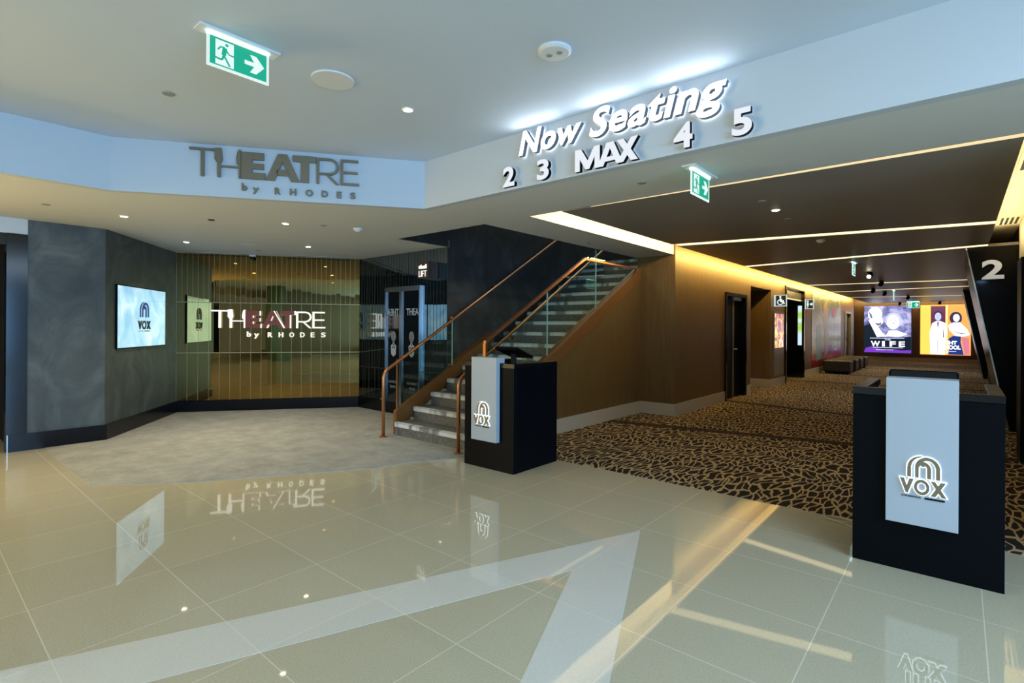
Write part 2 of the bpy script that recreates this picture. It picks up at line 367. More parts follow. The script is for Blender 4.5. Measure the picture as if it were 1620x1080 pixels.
# plenum above the corridor
pl = MB(); pl.slab([(-4.0, 4.39), (3.4, 4.39), (3.4, 34), (-6.2, 34), (-6.2, 26.8), (-4.0, 26.8)], 2.86, 2.92)
struct(pl.build('ceiling_plenum', M['cream']), 'cream cove ceiling above the slots')
struct(MB().box(-4.16, 3.4, 4.30, 4.39, ZC+0.1, 2.86).box(-3.56, -3.496, 4.39, 8.1, ZC+0.001, 2.86).build('trim_cove', M['cream']), 'cream side of the ceiling cove')
struct(MB().box(-5.77, -5.735, 4.39, 5.29, ZC-0.001, 2.8).box(-5.74, -4.16, 4.385, 4.40, ZC+0.001, 2.8).box(-4.17, -4.155, 4.39, 8.1, ZC+0.001, 2.8).build('trim_void', M['dark_stucco']), 'dark lining of the stair opening')
for i, ((x0, y0), (x1, y1)) in enumerate(SLOTS):
    d = Vector((x1-x0, y1-y0)).normalized(); n = Vector((-d.y, d.x))*0.107
    o = MB().slab([(x0+.01, y0-.107), (x1, y1-.107), (x1, y1+.107), (x0+.01, y0+.107)], ZC+0.006, ZC+0.02).build('led_strip', M['led_warm'])
    lab = ['warm linear ceiling light, first slot beyond the foyer soffit slanting away to the right', 'warm linear ceiling light above the plain dark door, slanting nearer to the right',
           'warm linear ceiling light just beyond the accessible toilet sign', 'warm linear ceiling light over the wall mural, fourth along the corridor', 'warm linear ceiling light nearest to the lit film posters'][i]
    tag(o, lab, 'light', 'linear lights in the corridor ceiling')
tag(MB().slab([(-2.75, 4.40), (0.30, 4.40), (0.30, 4.475), (-2.75, 4.415)], ZC-0.002, ZC-0.0005).build('led_strip', M['led_thin']), 'thin cream light line where white soffit meets dark corridor ceiling', 'light', 'linear lights in the corridor ceiling')

# ------------------------------------------------------------------ walls
W1, W2, W3 = (-8.02, 1.68), (-9.71, 2.97), (-8.04, 5.30)
st = MB(); st.slab([(-8.02, 0.97), (-8.02, 1.68), (-9.71, 2.97), (-9.80, 2.86), (-8.14, 1.60), (-8.14, 0.97)], 0.0, ZC)
struct(st.build('wall_left', M['stucco']), 'mottled grey plaster wall')
bs = MB(); bs.slab([(-7.99, 0.81), (-7.99, 1.695), (-9.69, 2.99), (-9.715, 2.965), (-8.025, 1.675), (-8.025, 0.81)], 0.0, 0.19)
struct(bs.build('baseboard_left', M['black_base']), 'black skirting under the grey wall')
struct(MB().box(-8.14, -8.02, -9, 0.97, 2.43, ZC).build('wall_left_band', M['paint']), 'white band above the black shop front')
struct(MB().box(-8.16, -8.01, 0.795, 0.97, 0.0, 2.43).build('trim_1', M['black_gloss']), 'black glossy shop front pier')
struct(MB().box(-8.0, -7.99, 0.803, 0.812, 0.0, 0.19).build('trim_2', M['steel']), 'thin metal edge on the black skirting')
sh = MB(); sh.box(-12, -11.9, -9.2, 0.9, 0, ZC).box(-12, -8.16, 0.85, 0.95, 0, ZC)
struct(sh.build('wall_shop', M['black_matte']), 'dark shop interior')
struct(MB().box(-8.12, -8.04, -9.0, 0.795, 2.3, 2.43).box(-8.12, -8.04, -5.9, -5.75, 0, 2.3).box(-8.12, -8.04, -1.6, -1.5, 0, 2.3).build('trim_3', M['black_gloss']), 'black shop front head')
# mirror walls
def mirror_wall(name, a, b, segs, m, label, bead=None, r=0.0019):
    """segs: list of (z0, z1, width); strips tilted by a hair, beads between them"""
    a = Vector(a); b = Vector(b); Lw = (b-a).length; d = (b-a)/Lw; n = Vector((d.y, -d.x))   # n faces the reader
    mb = MB(); jb = MB()
    for z0, z1, wdt in segs:
        k = round(Lw/wdt); wdt2 = Lw/k
        for i in range(k):
            t = random.uniform(-1, 1)*0.0035*min(1.0, wdt2/0.1); t2 = random.uniform(-1, 1)*0.0015
            u0, u1 = i*wdt2+0.002, (i+1)*wdt2-0.002
            P_ = []
            for u, z in ((u0, z0), (u1, z0), (u1, z1), (u0, z1)):
                off = (t if u == u1 else -t)*wdt2 + (t2 if z == z1 else 0)
                q = a + d*u + n*off; P_.append((q.x, q.y, z))
            mb.prism(P_, (-n.x*0.012, -n.y*0.012, 0))
            if i:
                u = i*wdt2; q0 = a+d*(u-r)-n*0.004; q1 = a+d*(u+r)-n*0.004
                jb.prism([(q0.x, q0.y, z0), (q1.x, q1.y, z0), (q1.x, q1.y, z1), (q0.x, q0.y, z1)], (n.x*0.007, n.y*0.007, 0))
    for z0, z1, _ in segs[1:]:
        q0 = a-n*0.004; q1 = b-n*0.004
        jb.prism([(q0.x, q0.y, z0-0.006), (q1.x, q1.y, z0-0.006), (q1.x, q1.y, z0+0.006), (q0.x, q0.y, z0+0.006)], (n.x*0.008, n.y*0.008, 0))
    o = struct(mb.build(name, m), label)
    j = jb.build('joint_bead', bead or M['mirror_joint'], o)
    return o
# reader faces the wall from the room; a is the reader's left
mirror_wall('wall_mirror_back', W2, W3, [(0.19, 0.97, 0.158), (0.97, 1.80, 0.158), (1.80, ZC, 0.079)], M['mirror'], 'bronze mirror wall of tall narrow strips')
mirror_wall('wall_mirror_right', W3, (-5.78, 5.30), [(0.19, 0.72, 0.15), (0.72, ZC, 0.075)], M['mirror_dark'], 'dark mirror wall of narrow strips round the lift', bead=mat('dark_edge_bead', (58, 56, 50), 0.4, 0.3), r=0.0016)
mbk = MB(); mbk.slab([W2, W3, (-8.05, 5.42), (-5.76, 5.42), (-5.76, 5.55), (-8.1, 5.55), (-9.9, 2.95)], 0.0, ZC) if False else None
struct(MB().slab([(-9.75, 2.99), (-8.08, 5.33), (-8.2, 5.42), (-9.87, 3.08)], 0, ZC).box(-8.2, -5.78, 5.33, 5.45, 0, ZC).build('wall_backing', M['black_matte']), 'backing of the mirror walls')
struct(MB().slab([(-9.69, 2.97), (-8.025, 5.27), (-5.80, 5.27), (-5.80, 5.33), (-8.06, 5.33), (-9.73, 3.0)], 0, 0.185).build('baseboard_mirror', M['black_base']), 'black skirting under the mirrors')
# stair enclosure
struct(MB().box(-5.84, -5.76, 5.30, 12.0, 0, 5.2).box(-5.84, -5.76, 4.39, 5.30, ZC+0.1, 5.2).build('wall_stair_left', M['dark_stucco']), 'charcoal plaster wall beside the stairs')
struct(MB().box(-5.9, -3.9, 11.5, 11.6, 0, 5.2).box(-5.84, -4.1, 4.25, 4.33, ZC+0.1, 5.2).box(-4.16, -4.08, 4.39, 8.1, ZC+0.1, 5.2).box(-5.9, -3.9, 4.25, 11.6, 5.2, 5.3).build('wall_stair_upper', M['dark_stucco']), 'dark upper walls of the stairwell')
def zs(y): return 0.357 + 0.545*(y-4.28)     # top of right stringer
struct(MB().prism([(-4.07, 4.34, 0), (-4.07, 8.12, 0), (-4.07, 8.12, zs(8.12)-0.09), (-4.07, 4.34, zs(4.34)-0.09)], (-0.06, 0, 0)).build('wall_under_stairs', M['wood']), 'brown timber wall under the staircase')
cor = MB(); cor.box(-4.13, CW, 8.10, 8.20, 0, ZC)                                             # column face
cor.box(-4.16, -4.08, 8.2, 11.6, 0, 5.2)
cor.box(CW-0.12, CW, 8.2, 10.50, 0, 2.86).box(-3.60, CW, 8.10, 8.20, ZC, 2.86)
cor.box(CW-0.12, CW, 10.50, 11.70, 2.09, 2.86)
cor.box(CW-0.12, CW, 11.70, 12.10, 0, 2.86)
cor.box(CW-0.12, CW, 12.10, 13.72, 2.35, 2.86)
cor.box(CW-2.6, CW, 13.72, 13.84, 0, 2.86)
cor.box(CW-0.12, CW, 13.84, 15.10, 0, 2.86).box(CW-0.12, CW, 15.10, 17.20, 2.54, 2.86).box(CW-0.12, CW, 17.20, 24.50, 0, 2.86)
cor.box(CW-0.12, CW, 24.50, 25.9, 2.1, 2.86).box(CW-0.12, CW, 25.9, 26.8, 0, 2.86).box(-6.2, CW-0.12, 26.7, 26.8, 0, 2.86)
cor.box(CW-2.6, CW-0.12, 12.0, 12.10, 0, 2.86).box(CW-2.7, CW-2.6, 12.0, 13.84, 0, 2.86).box(CW-2.6, CW-0.12, 12.10, 13.72, 2.35, 2.45)
struct(cor.build('wall_corridor_left', M['wood']), 'brown timber panelled corridor wall')
bb = MB(); t = 0.014
bb.box(-4.07, -4.07+t, 4.45, 8.1, 0, 0.2).box(-4.07, CW+t, 8.10-t, 8.1, 0, 0.2).box(CW, CW+t, 8.1, 10.44, 0, 0.2).box(CW, CW+t, 11.76, 12.1, 0, 0.2)
bb.box(CW-2.6, CW+t, 13.72-t, 13.72, 0, 0.2).box(CW, CW+t, 13.72, 15.06, 0, 0.2).box(CW, CW+t, 17.24, 24.44, 0, 0.2).box(CW, CW+t, 25.96, 26.8, 0, 0.2)
struct(bb.build('baseboard_corridor', M['skirting']), 'beige skirting of the corridor')
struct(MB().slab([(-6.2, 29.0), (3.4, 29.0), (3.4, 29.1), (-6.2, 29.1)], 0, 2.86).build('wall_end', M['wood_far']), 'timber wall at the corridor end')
struct(MB().box(-6.2, 3.4, 28.97, 29.0, 0, 0.2).build('baseboard_end', M['skirting']), 'beige skirting at the corridor end')
struct(MB().box(0.62, 0.72, 4.55, 29, 0, 2.3).build('wall_right', M['black']), 'black lower wall right of the corridor')
struct(MB().box(0.62, 0.72, 4.39, 10.02, 2.3, 2.86).build('wall_right_upper', M['cream']), 'cream bulkhead right of the corridor')
struct(MB().box(0.62, 0.72, 10.02, 29, 2.3, 2.86).build('wall_right_far', M['black']), 'black upper wall beyond the portal')
struct(MB().box(0.72, 3.4, 4.55, 4.65, 0, 2.86).build('wall_right_return', M['black']), 'black return wall right of the corridor')
struct(MB().box(0.50, 0.615, 7.80, 8.30, 0.007, 2.2).build('trim_4', M['black']), 'black pier at the right wall')
# behind the viewer: mall hall that the mirrors show
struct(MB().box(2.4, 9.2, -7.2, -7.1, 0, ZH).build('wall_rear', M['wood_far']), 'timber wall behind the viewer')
struct(MB().box(-6, 9.2, -9.3, -9.2, 0, 0.25).box(-6, 9.2, -9.3, -9.2, 2.8, ZH).build('wall_rear_frame', M['paint']), 'white rear wall')
struct(MB().box(9.1, 9.2, -9.2, 3.44, 0, 0.2).box(9.1, 9.2, -9.2, 3.44, 2.8, ZH).build('wall_side', M['paint']), 'white side wall with windows')
wf = MB()
for y in (-9.1, -6.6, -4.1, -1.6, 0.9, 3.35): wf.box(9.02, 9.1, y-0.04, y+0.04, 0.2, 2.8)
struct(wf.build('window_1', M['steel']), 'window mullions behind the viewer')
struct(MB().box(3.4, 9.2, 3.44, 3.52, 0, ZC).box(3.4, 3.5, 3.5, 29.1, 0, 2.92).build('wall_side_near', M['black']), 'dark wall at the foyer side')
struct(MB().box(0.75, 1.25, -6.2, -5.7, 0, ZH).build('wall_rear_pier', mat('green_glass_pier', (70, 104, 88), 0.25)), 'green pier behind the viewer')
struct(MB().box(-1.9, -1.4, -6.9, -6.4, 0, ZH).build('wall_rear_pier_dark', M['black_gloss']), 'dark pier behind the viewer')
# light ballast: pale frame between soffit and hall on the left rear
struct(MB().box(-12, -5.7, -9.3, -9.2, 0, ZH).build('wall_rear_left', M['paint']), 'white wall at the rear left')

# ------------------------------------------------------------------ signs
def logo_theatre(pl, u0, z0, su, sz, w0, w1, root, thin, bold, sides=None):
    def T(pts): return [(u0+u*su, z0+z*sz) for u, z in pts]
    def R(a, b, c, d): return [(a, c), (b, c), (b, d), (a, d)]
    def arc(cx, cz, rx, rz, a0, a1, n=12): return [(cx+rx*math.cos(math.radians(a0+(a1-a0)*i/n)), cz+rz*math.sin(math.radians(a0+(a1-a0)*i/n))) for i in range(n+1)]
    if sides is not None:
        for p in (R(.525, .540, .060, .095), R(.525, .540, .146, .180), R(.612, .630, .182, .246), R(.612, .626, .097, .144), R(.622, .640, 0, .058), [(.790, .250), (.806, .250), (.942, 0), (.922, 0)], R(1.064, 1.080, .195, .250), R(1.004, 1.019, 0, .193), [(.700, 0), (.716, 0), (.735, .050), (.720, .050)], [(.755, .108), (.768, .108), (.790, .170), (.778, .170)]):
            pl.poly(MB(), T(p), w1, w1+0.004).build('lit_edge', thin, root)
    letters = [
        (thin, [R(0, .208, .235, .255), R(.094, .122, 0, .236)]),
        (thin, [R(.231, .258, 0, .13), [(.208, .262), (.262, .266), (.274, .165), (.258, .127), (.231, .127), (.208, .16)], R(.257, .409, .092, .108),
                R(.409, .426, 0, .262), [(.409, .262), (.396, .235), (.387, .17), (.393, .13), (.409, .125)]]),
        (bold, [R(.430, .525, 0, .246), R(.524, .624, .180, .246), R(.524, .622, .095, .146), R(.524, .636, 0, .060)]),
        (bold, [[(.640, 0), (.716, 0), (.786, .178), (.786, .250), (.745, .250)], [(.938, 0), (.826, .250), (.785, .250), (.785, .178), (.860, 0)], R(.735, .842, .050, .105)]),
        (bold, [R(.874, 1.080, .193, .250), R(.946, 1.018, 0, .194)]),
        (thin, [R(1.086, 1.110, 0, .246), R(1.109, 1.21, .224, .246), R(1.109, 1.21, .086, .106), arc(1.205, .166, .085, .080, -90, 90)+arc(1.205, .166, .063, .058, 90, -90), [(1.165, .095), (1.190, .095), (1.292, .0), (1.262, .0)]]),
        (thin, [R(1.304, 1.328, 0, .246), R(1.327, 1.468, .224, .246), R(1.327, 1.462, .112, .133), R(1.327, 1.476, 0, .022)])]
    for m, polys in letters:
        mb = MB()
        for p in polys: pl.poly(mb, T(p), w0, w1)
        mb.build('letter', m, root, sides=sides)
PF = Plane(A_, (B_[0]-A_[0], B_[1]-A_[1]), (2.22, -1.60))
ts = thing('restaurant_sign', 'taupe metal THEATRE by RHODES letters on the white fascia', 'sign', PF.p(1.4, 2.6, 0))
logo_theatre(PF, 0.63, 2.775, 1.0, 1.0, 0.006, 0.03, ts, M['gold_letter'], M['gold_letter'])
def spaced(string, pl, u0, u1, z0, z1, w0, w1, m, root, offset=0.02, sides=None, widths=None, name='letter'):
    n = len(string); cw = (u1-u0)/(n + 0.0)
    pitch = (u1-u0)/(n-1+0.45)
    for i, ch in enumerate(string):
        if ch == ' ': continue
        w = pitch*0.45*(0.55 if ch in 'EL' else 0.95 if ch in 'HDOR' else 0.8)/0.8
        zz0, zz1 = z0, z1
        text_mb(ch, pl, u0+i*pitch, u0+i*pitch+w, zz0, zz1, w0, w1, offset=offset).build(name, m, root, sides=sides)
text_mb('b', PF, 1.062, 1.110, 2.665, 2.735, .006, .02, offset=.03).build('letter', M['gold_letter'], ts)
text_mb('y', PF, 1.155, 1.210, 2.640, 2.700, .006, .02, offset=.03).build('letter', M['gold_letter'], ts)
for ch, ua, ub in (('R', 1.346, 1.398), ('H', 1.480, 1.536), ('O', 1.618, 1.684), ('D', 1.762, 1.820), ('E', 1.900, 1.946), ('S', 2.022, 2.074)):
    text_mb(ch, PF, ua, ub, 2.650, 2.712, .006, .02, offset=.03).build('letter', M['gold_letter'], ts)
# lit sign on the mirror wall
PB = Plane(W2, (W3[0]-W2[0], W3[1]-W2[1]), (2.33, -1.67))
tb = thing('illuminated_sign', 'glowing THEATRE by RHODES sign on the bronze mirror wall', 'sign', PB.p(1.4, 1.2, 0))
logo_theatre(PB, 0.522, 1.382, 1.205, 1.16, 0.02, 0.055, tb, M['sign_white'], M['red_brown'], sides=(M['sign_white'], PB.n))
text_mb('b', PB, 1.062, 1.122, 1.235, 1.325, .02, .05, offset=.02).build('letter', M['sign_white'], tb)
text_mb('y', PB, 1.172, 1.246, 1.205, 1.290, .02, .05, offset=.02).build('letter', M['sign_white'], tb)
for i, ch in enumerate('RHODES'):
    ua = 1.385 + i*0.170
    text_mb(ch, PB, ua, ua+(0.06 if ch == 'E' else 0.07), 1.228, 1.312, .02, .05, offset=.02).build('letter', M['sign_white'], tb)
# Now Seating
PN = Plane((0, 3.44), (1, 0), (0, -1))
ns = thing('seating_sign', 'large glowing italic Now Seating letters on the white fascia', 'sign', (-2.0, 3.44, 2.78))
def word(string, u0, u1, z0, z1, w0, w1, m, root, offset, shear, sides):
    """one word laid out as a whole, each letter a mesh of its own"""
    mb = text_mb(string, PN, u0, u1, z0, z1, w0, w1, offset=offset, shear=shear, spacing=1.07)
    me = bpy.data.meshes.new('tmp'); mb.bm.to_mesh(me); mb.bm.free()
    n = len(me.vertices); par = list(range(n))
    def f(i):
        while par[i] != i: par[i] = par[par[i]]; i = par[i]
        return i
    for e in me.edges:
        a, b = f(e.vertices[0]), f(e.vertices[1])
        if a != b: par[a] = b
    comp = {}
    for i in range(n): comp.setdefault(f(i), []).append(i)
    if 'i' in string:   # join the dot of the i to its stem
        cs = sorted(comp.values(), key=lambda c: min(me.vertices[i].co.z for i in c))
        dot = max(comp.values(), key=lambda c: min(me.vertices[i].co.z for i in c))
        dx = sum(me.vertices[i].co.x for i in dot)/len(dot)
        best = min((c for c in comp.values() if c is not dot), key=lambda c: abs(sum(me.vertices[i].co.x for i in c)/len(c)-dx+0.03))
        best.extend(dot); comp = {k: v for k, v in comp.items() if v is not dot}
    for c in sorted(comp.values(), key=lambda c: min(me.vertices[i].co.x for i in c)):
        s = set(c); idx = {v: i for i, v in enumerate(c)}
        mb2 = MB(); vs = [mb2.bm.verts.new(me.vertices[v].co) for v in c]
        for p in me.polygons:
            if p.vertices[0] in s:
                try: mb2.bm.faces.new([vs[idx[v]] for v in p.vertices])
                except ValueError: pass
        mb2.build('letter', m, root, sides=sides)
    bpy.data.meshes.remove(me)
side = (M['letter_side'], (0, -1, 0))
word('Now', -2.82, -2.20, 2.845, 3.045, 0.015, 0.055, M['letter_white'], ns, 0.026, 0.24, side)
word('Seating', -2.13, -1.12, 2.775, 3.052, 0.015, 0.055, M['letter_white'], ns, 0.026, 0.24, side)
def number_sign(s, u0, u1, z0, z1, label, name='screen_number_sign', off=0.035):
    o = thing(name, label, 'sign', ((u0+u1)/2, 3.44, z0), 'cinema screen numbers on the fascia')
    text_mb(s, PN, u0, u1, z0, z1, 0.012, 0.05, offset=off).build('letter' if len(s) > 1 else 'numeral', M['number_white'], o, sides=(M['black'], (0, -1, 0)))
number_sign('2', -3.00, -2.87, 2.615, 2.785, 'white raised numeral 2 on the fascia below Now')
number_sign('3', -2.63, -2.51, 2.610, 2.775, 'white raised numeral 3 on the fascia')
number_sign('4', -1.47, -1.34, 2.610, 2.780, 'white raised numeral 4 on the fascia')
number_sign('5', -1.09, -0.97, 2.610, 2.780, 'white raised numeral 5 on the fascia beyond the word Seating')
mx = thing('large_screen_sign', 'white raised word MAX on the fascia', 'sign', (-2.0, 3.44, 2.61), 'cinema screen numbers on the fascia')
mm = MB()
def mp(pts): PN.poly(mm, pts, 0.012, 0.05)
z0, z1 = 2.608, 2.775
mp([(-2.26, z0), (-2.215, z0), (-2.215, z1), (-2.26, z1)]); mp([(-2.26, z1), (-2.205, z1), (-2.145, z0+.07), (-2.145, z0+.005), (-2.165, z0+.005)]); mp([(-2.145, z0+.005), (-2.145, z0+.07), (-2.09, z1), (-2.045, z1), (-2.13, z0+.005)]); mp([(-2.085, z0), (-2.04, z0), (-2.04, z1), (-2.085, z1)])
mm.build('letter', M['number_white'], mx, sides=(M['black'], (0, -1, 0)))
mm = MB(); mp([(-2.06, z0), (-2.01, z0), (-1.955, z1-.045), (-1.955, z1), (-1.985, z1)]); mp([(-1.955, z1-.045), (-1.90, z0), (-1.85, z0), (-1.925, z1), (-1.955, z1)]); mp([(-2.0, z0+.03), (-1.91, z0+.03), (-1.92, z0+.062), (-1.99, z0+.062)])
mm.build('letter', M['number_white'], mx, sides=(M['black'], (0, -1, 0)))
mm = MB(); mp([(-1.90, z1), (-1.845, z1), (-1.73, z0), (-1.785, z0)]); mp([(-1.785, z1), (-1.73, z1), (-1.845, z0), (-1.90, z0)])
mm.build('letter', M['number_white'], mx, sides=(M['black'], (0, -1, 0)))

# exit signs ------------------------------------------------------------
def exit_sign(name, loc, pl, L_, H_, label, arrow=True, plate=True):
    """pl: plane whose origin is the sign's left top corner on the ceiling"""
    zt = loc[2]
    o = thing(name, label, 'exit sign', loc, 'green exit signs')
    mb = MB(); pl.rect(mb, -0.05, L_+0.05, zt-0.010, zt, -0.05, 0.05); mb.build('housing', M['white_plastic'], o)
    mb = MB(); pl.rect(mb, 0.0, L_, zt-0.022, zt-0.010, -0.012, 0.012); mb.build('lamp_tube', M['exit_tube'], o)
    z1 = zt-0.022; z0 = zt-H_
    mb = MB(); pl.rect(mb, 0.012, L_-0.012, z0+0.012, z1-0.004, -0.003, 0.003); gp = mb.build('green_panel', M['exit_green'], o)
    mb = MB(); e = 0.005
    for a in ((0, e, z0, z1), (L_-e, L_, z0, z1), (0, L_, z0, z0+e)): pl.rect(mb, a[0], a[1], a[2], a[3], -0.004, 0.004)
    for a in ((.010, .014, z0+.010, z1-.002), (L_-.014, L_-.010, z0+.010, z1-.002), (.010, L_-.010, z0+.010, z0+.014), (.010, L_-.010, z1-.006, z1-.002)): pl.rect(mb, a[0], a[1], a[2], a[3], -0.005, 0.005)
    mb.build('frame', M['exit_white'], o)
    h = z1-z0
    def q(u, v): return (0.02+u*(L_-0.04), z0+0.02+v*(h-0.035))
    mb = MB()
    for w0, w1 in ((0.0035, 0.0055),):
        pl.poly(mb, [q(.08, .02), q(.40, .02), q(.40, .98), q(.08, .98)], w0, w1)
        pl.poly(mb, [q(.60, .42), q(.78, .42), q(.70, .14), q(.82, .14), q(.97, .50), q(.82, .86), q(.70, .86), q(.78, .58), q(.60, .58)], w0, w1)
    mb.build('pictogram', M['exit_white'], gp)
    mb = MB()
    def limb(pts, w):
        for (a, b), (c, d) in zip(pts, pts[1:]):
            v = Vector((c-a, (d-b))); v.normalize(); n = Vector((-v.y, v.x))*w
            k = 0.52
            pl.poly(mb, [q(a-n.x*k, b-n.y), q(c-n.x*k, d-n.y), q(c+n.x*k, d+n.y), q(a+n.x*k, b+n.y)], 0.006, 0.007)
    pl.poly(mb, [q(.275+.030*math.cos(t*.524), .86+.058*math.sin(t*.524)) for t in range(12)], 0.006, 0.007)
    limb([(.24, .73), (.22, .42)], .075); limb([(.22, .42), (.27, .26), (.33, .05)], .035); limb([(.22, .42), (.19, .22), (.05, .26)], .035)
    limb([(.24, .74), (.16, .72), (.12, .58)], .028); limb([(.24, .72), (.31, .52), (.40, .50)], .028)
    mb.build('running_figure', M['exit_green'], gp)
    return o
exit_sign('exit_sign', (-3.20, 1.12, ZH), Plane((-3.20, 1.12), (0, 1), (1, 0)), 0.345, 0.20, 'green running man exit sign under the high white ceiling')
exit_sign('exit_sign', (-1.50, 3.77, ZC), Plane((-1.50, 3.77), (0, 1), (1, 0)), 0.36, 0.20, 'green exit sign below the numeral 4 by the soffit edge')
exit_sign('exit_sign', (-1.42, 10.55, ZC), Plane((-1.42, 10.75), (0, 1), (1, 0)), 0.34, 0.24, 'exit sign seen nearly edge on before the ceiling spotlights')
exit_sign('exit_sign', (-1.50, 19.2, ZC), Plane((-1.50, 19.2), (0, 1), (1, 0)), 0.34, 0.30, 'edge-on exit sign between the far ceiling light lines')
exit_sign('exit_sign', (-1.68, 27.4, ZC), Plane((-1.68, 27.4), (1, 0), (0, -1)), 0.42, 0.28, 'green exit sign facing the foyer between the two film posters')

# ceiling fittings ------------------------------------------------------
def spot(loc, target, power, col=(1, 0.85, 0.6), ang=100):
    l = bpy.data.lights.new('downlight_and_fill_beam', 'SPOT'); l.energy = power; l.color = col; l.spot_size = math.radians(ang); l.spot_blend = 0.8; l.shadow_soft_size = 0.03
    o = bpy.data.objects.new('downlight_and_fill_beam', l); COL.objects.link(o); o.location = loc
    return o
dl0 = None
def downlight(x, y, z, label, power=80, r=0.045):
    global dl0
    if dl0 is None:
        o = thing('downlight', label, 'light', (x, y, z), 'recessed downlights')
        MB().lathe((x, y, z), [(r*0.72, -0.004), (r, -0.004), (r+0.006, -0.001), (r+0.006, 0.0)]).build('trim_ring', M['white_plastic'], o)
        MB().lathe((x, y, z), [(r*0.72, -0.0075), (r*0.72, -0.0045)]).build('lamp', M['lamp'], o); dl0 = o
    else: o = dup(dl0, (x, y, z), label)
    spot((x, y, z-0.03), None, power)
downlight(-3.21, 2.53, ZH, 'lit round downlight in the high ceiling before the Now Seating sign', 26, )
downlight(-6.92, 1.61, ZC, 'lit downlight in the soffit nearest the shop front')
downlight(-5.93, 2.92, ZC, 'lit downlight in the soffit behind the white fascia sign')
downlight(-8.34, 2.67, ZC, 'lit downlight in the soffit close to the grey wall corner')
downlight(-7.38, 3.98, ZC, 'lit downlight in the soffit before the bronze mirror wall')
downlight(-1.40, 5.69, ZC, 'lit downlight in the dark corridor ceiling', 30)
for x_ in (-1.9, 0.2, 2.3):
    for y_ in (-2.2, -5.4):
        downlight(x_, y_, ZH, 'warm recessed downlight over the hall, seen only reflected in the bronze mirrors', 80)
def disc(name, x, y, z, r, h, m, label, cat, group=None, prof=None, parts=None):
    o = thing(name, label, cat, (x, y, z), group)
    MB().lathe((x, y, z), prof or [(0, -h), (r*0.86, -h), (r, -h*0.55), (r, 0)]).build('body', m, o)
    return o
o = disc('ceiling_speaker', -3.21, 1.90, ZH, 0.125, 0.008, M['grille'], 'large flat round grey speaker in the high ceiling', 'speaker')
MB().lathe((-3.21, 1.90, ZH), [(0.126, -0.010), (0.136, -0.010), (0.138, 0)]).build('rim', M['white_plastic'], o)
o = disc('emergency_light', -1.85, 2.55, ZH, 0.10, 0.022, M['white_plastic'], 'round white emergency light with two lenses above the Now Seating sign', 'light')
for dx in (-0.032, 0.032): MB().lathe((-1.85+dx, 2.55+dx*0.2, ZH-0.022), [(0, -0.006), (0.017, -0.004), (0.02, 0.001)], 16).build('lens', M['grille'], o)
disc('sprinkler_cover', -4.31, 1.26, ZH, 0.04, 0.008, M['grille'], 'small grey sprinkler cover in the high ceiling left of the exit sign', 'sprinkler', 'sprinkler covers')
for x, y, lb in ((-6.85, .96, 'grey sprinkler cover in the soffit nearest the shop front'), (-6.38, 2.29, 'dark unlit downlight between two lit ones behind the fascia'), (-5.69, 3.26, 'grey sprinkler cover beside the smoke detector'),
                 (-8.34, 3.67, 'small sprinkler cover before the slot diffusers'), (-1.98, 3.95, 'grey sprinkler cover in the soffit below the word MAX'), (-1.41, 6.23, 'grey sprinkler cover beyond the corridor downlight'), (-1.4, 5.22, 'grey sprinkler cover on the near side of the corridor downlight'), (-3.94, 6.27, 'small sprinkler cover in the soffit over the stairs')):
    disc('sprinkler_cover', x, y, ZC, 0.036, 0.007, M['slot_dark'] if 'dark' in lb else M['grille'], lb, 'sprinkler', 'sprinkler covers')
for x, y, lb in ((-5.55, 3.63, 'white smoke detector on the soffit behind the fascia sign'), (-1.41, 7.98, 'pale smoke detector on the dark corridor ceiling')):
    o = disc('smoke_detector', x, y, ZC, 0.055, 0.035, M['white_plastic'], lb, 'smoke detector', 'smoke detectors', prof=[(0, -.040), (.028, -.040), (.034, -.028), (.050, -.022), (.055, -.012), (.055, 0)])
disc('ceiling_speaker', -7.91, 3.33, ZC, 0.10, 0.006, M['white_plastic'], 'flat white round speaker in the soffit before the mirrors', 'speaker')
def slot_diffuser(a, b, label):
    v = Vector((b[0]-a[0], b[1]-a[1])); n = Vector((-v.y, v.x)).normalized()*0.03
    o = thing('slot_diffuser', label, 'air vent', ((a[0]+b[0])/2, (a[1]+b[1])/2, ZC), 'slot diffusers before the mirrors')
    MB().slab([(a[0]-n.x, a[1]-n.y), (b[0]-n.x, b[1]-n.y), (b[0]+n.x, b[1]+n.y), (a[0]+n.x, a[1]+n.y)], ZC-0.004, ZC).build('frame', M['white_plastic'], o)
    n *= 0.5
    MB().slab([(a[0]-n.x, a[1]-n.y), (b[0]-n.x, b[1]-n.y), (b[0]+n.x, b[1]+n.y), (a[0]+n.x, a[1]+n.y)], ZC-0.006, ZC-0.003).build('slot', M['slot_dark'], o)
slot_diffuser((-9.50, 3.02), (-8.86, 3.90), 'long slot diffuser in the soffit by the grey wall corner')
slot_diffuser((-8.62, 4.20), (-7.98, 5.08), 'long slot diffuser in the soffit by the lift corner')
o = thing('security_camera', 'small dome security camera above the lit mirror sign', 'camera', (-8.98, 3.86, ZC))
MB().lathe((-8.98, 3.86, ZC), [(0.05, -0.03), (0.055, 0)]).build('mount', M['white_plastic'], o)
MB().lathe((-8.98, 3.86, ZC-0.03), [(0, -0.045), (0.025, -0.038), (0.042, -0.015), (0.045, 0)]).build('dome', M['black_gloss'], o)
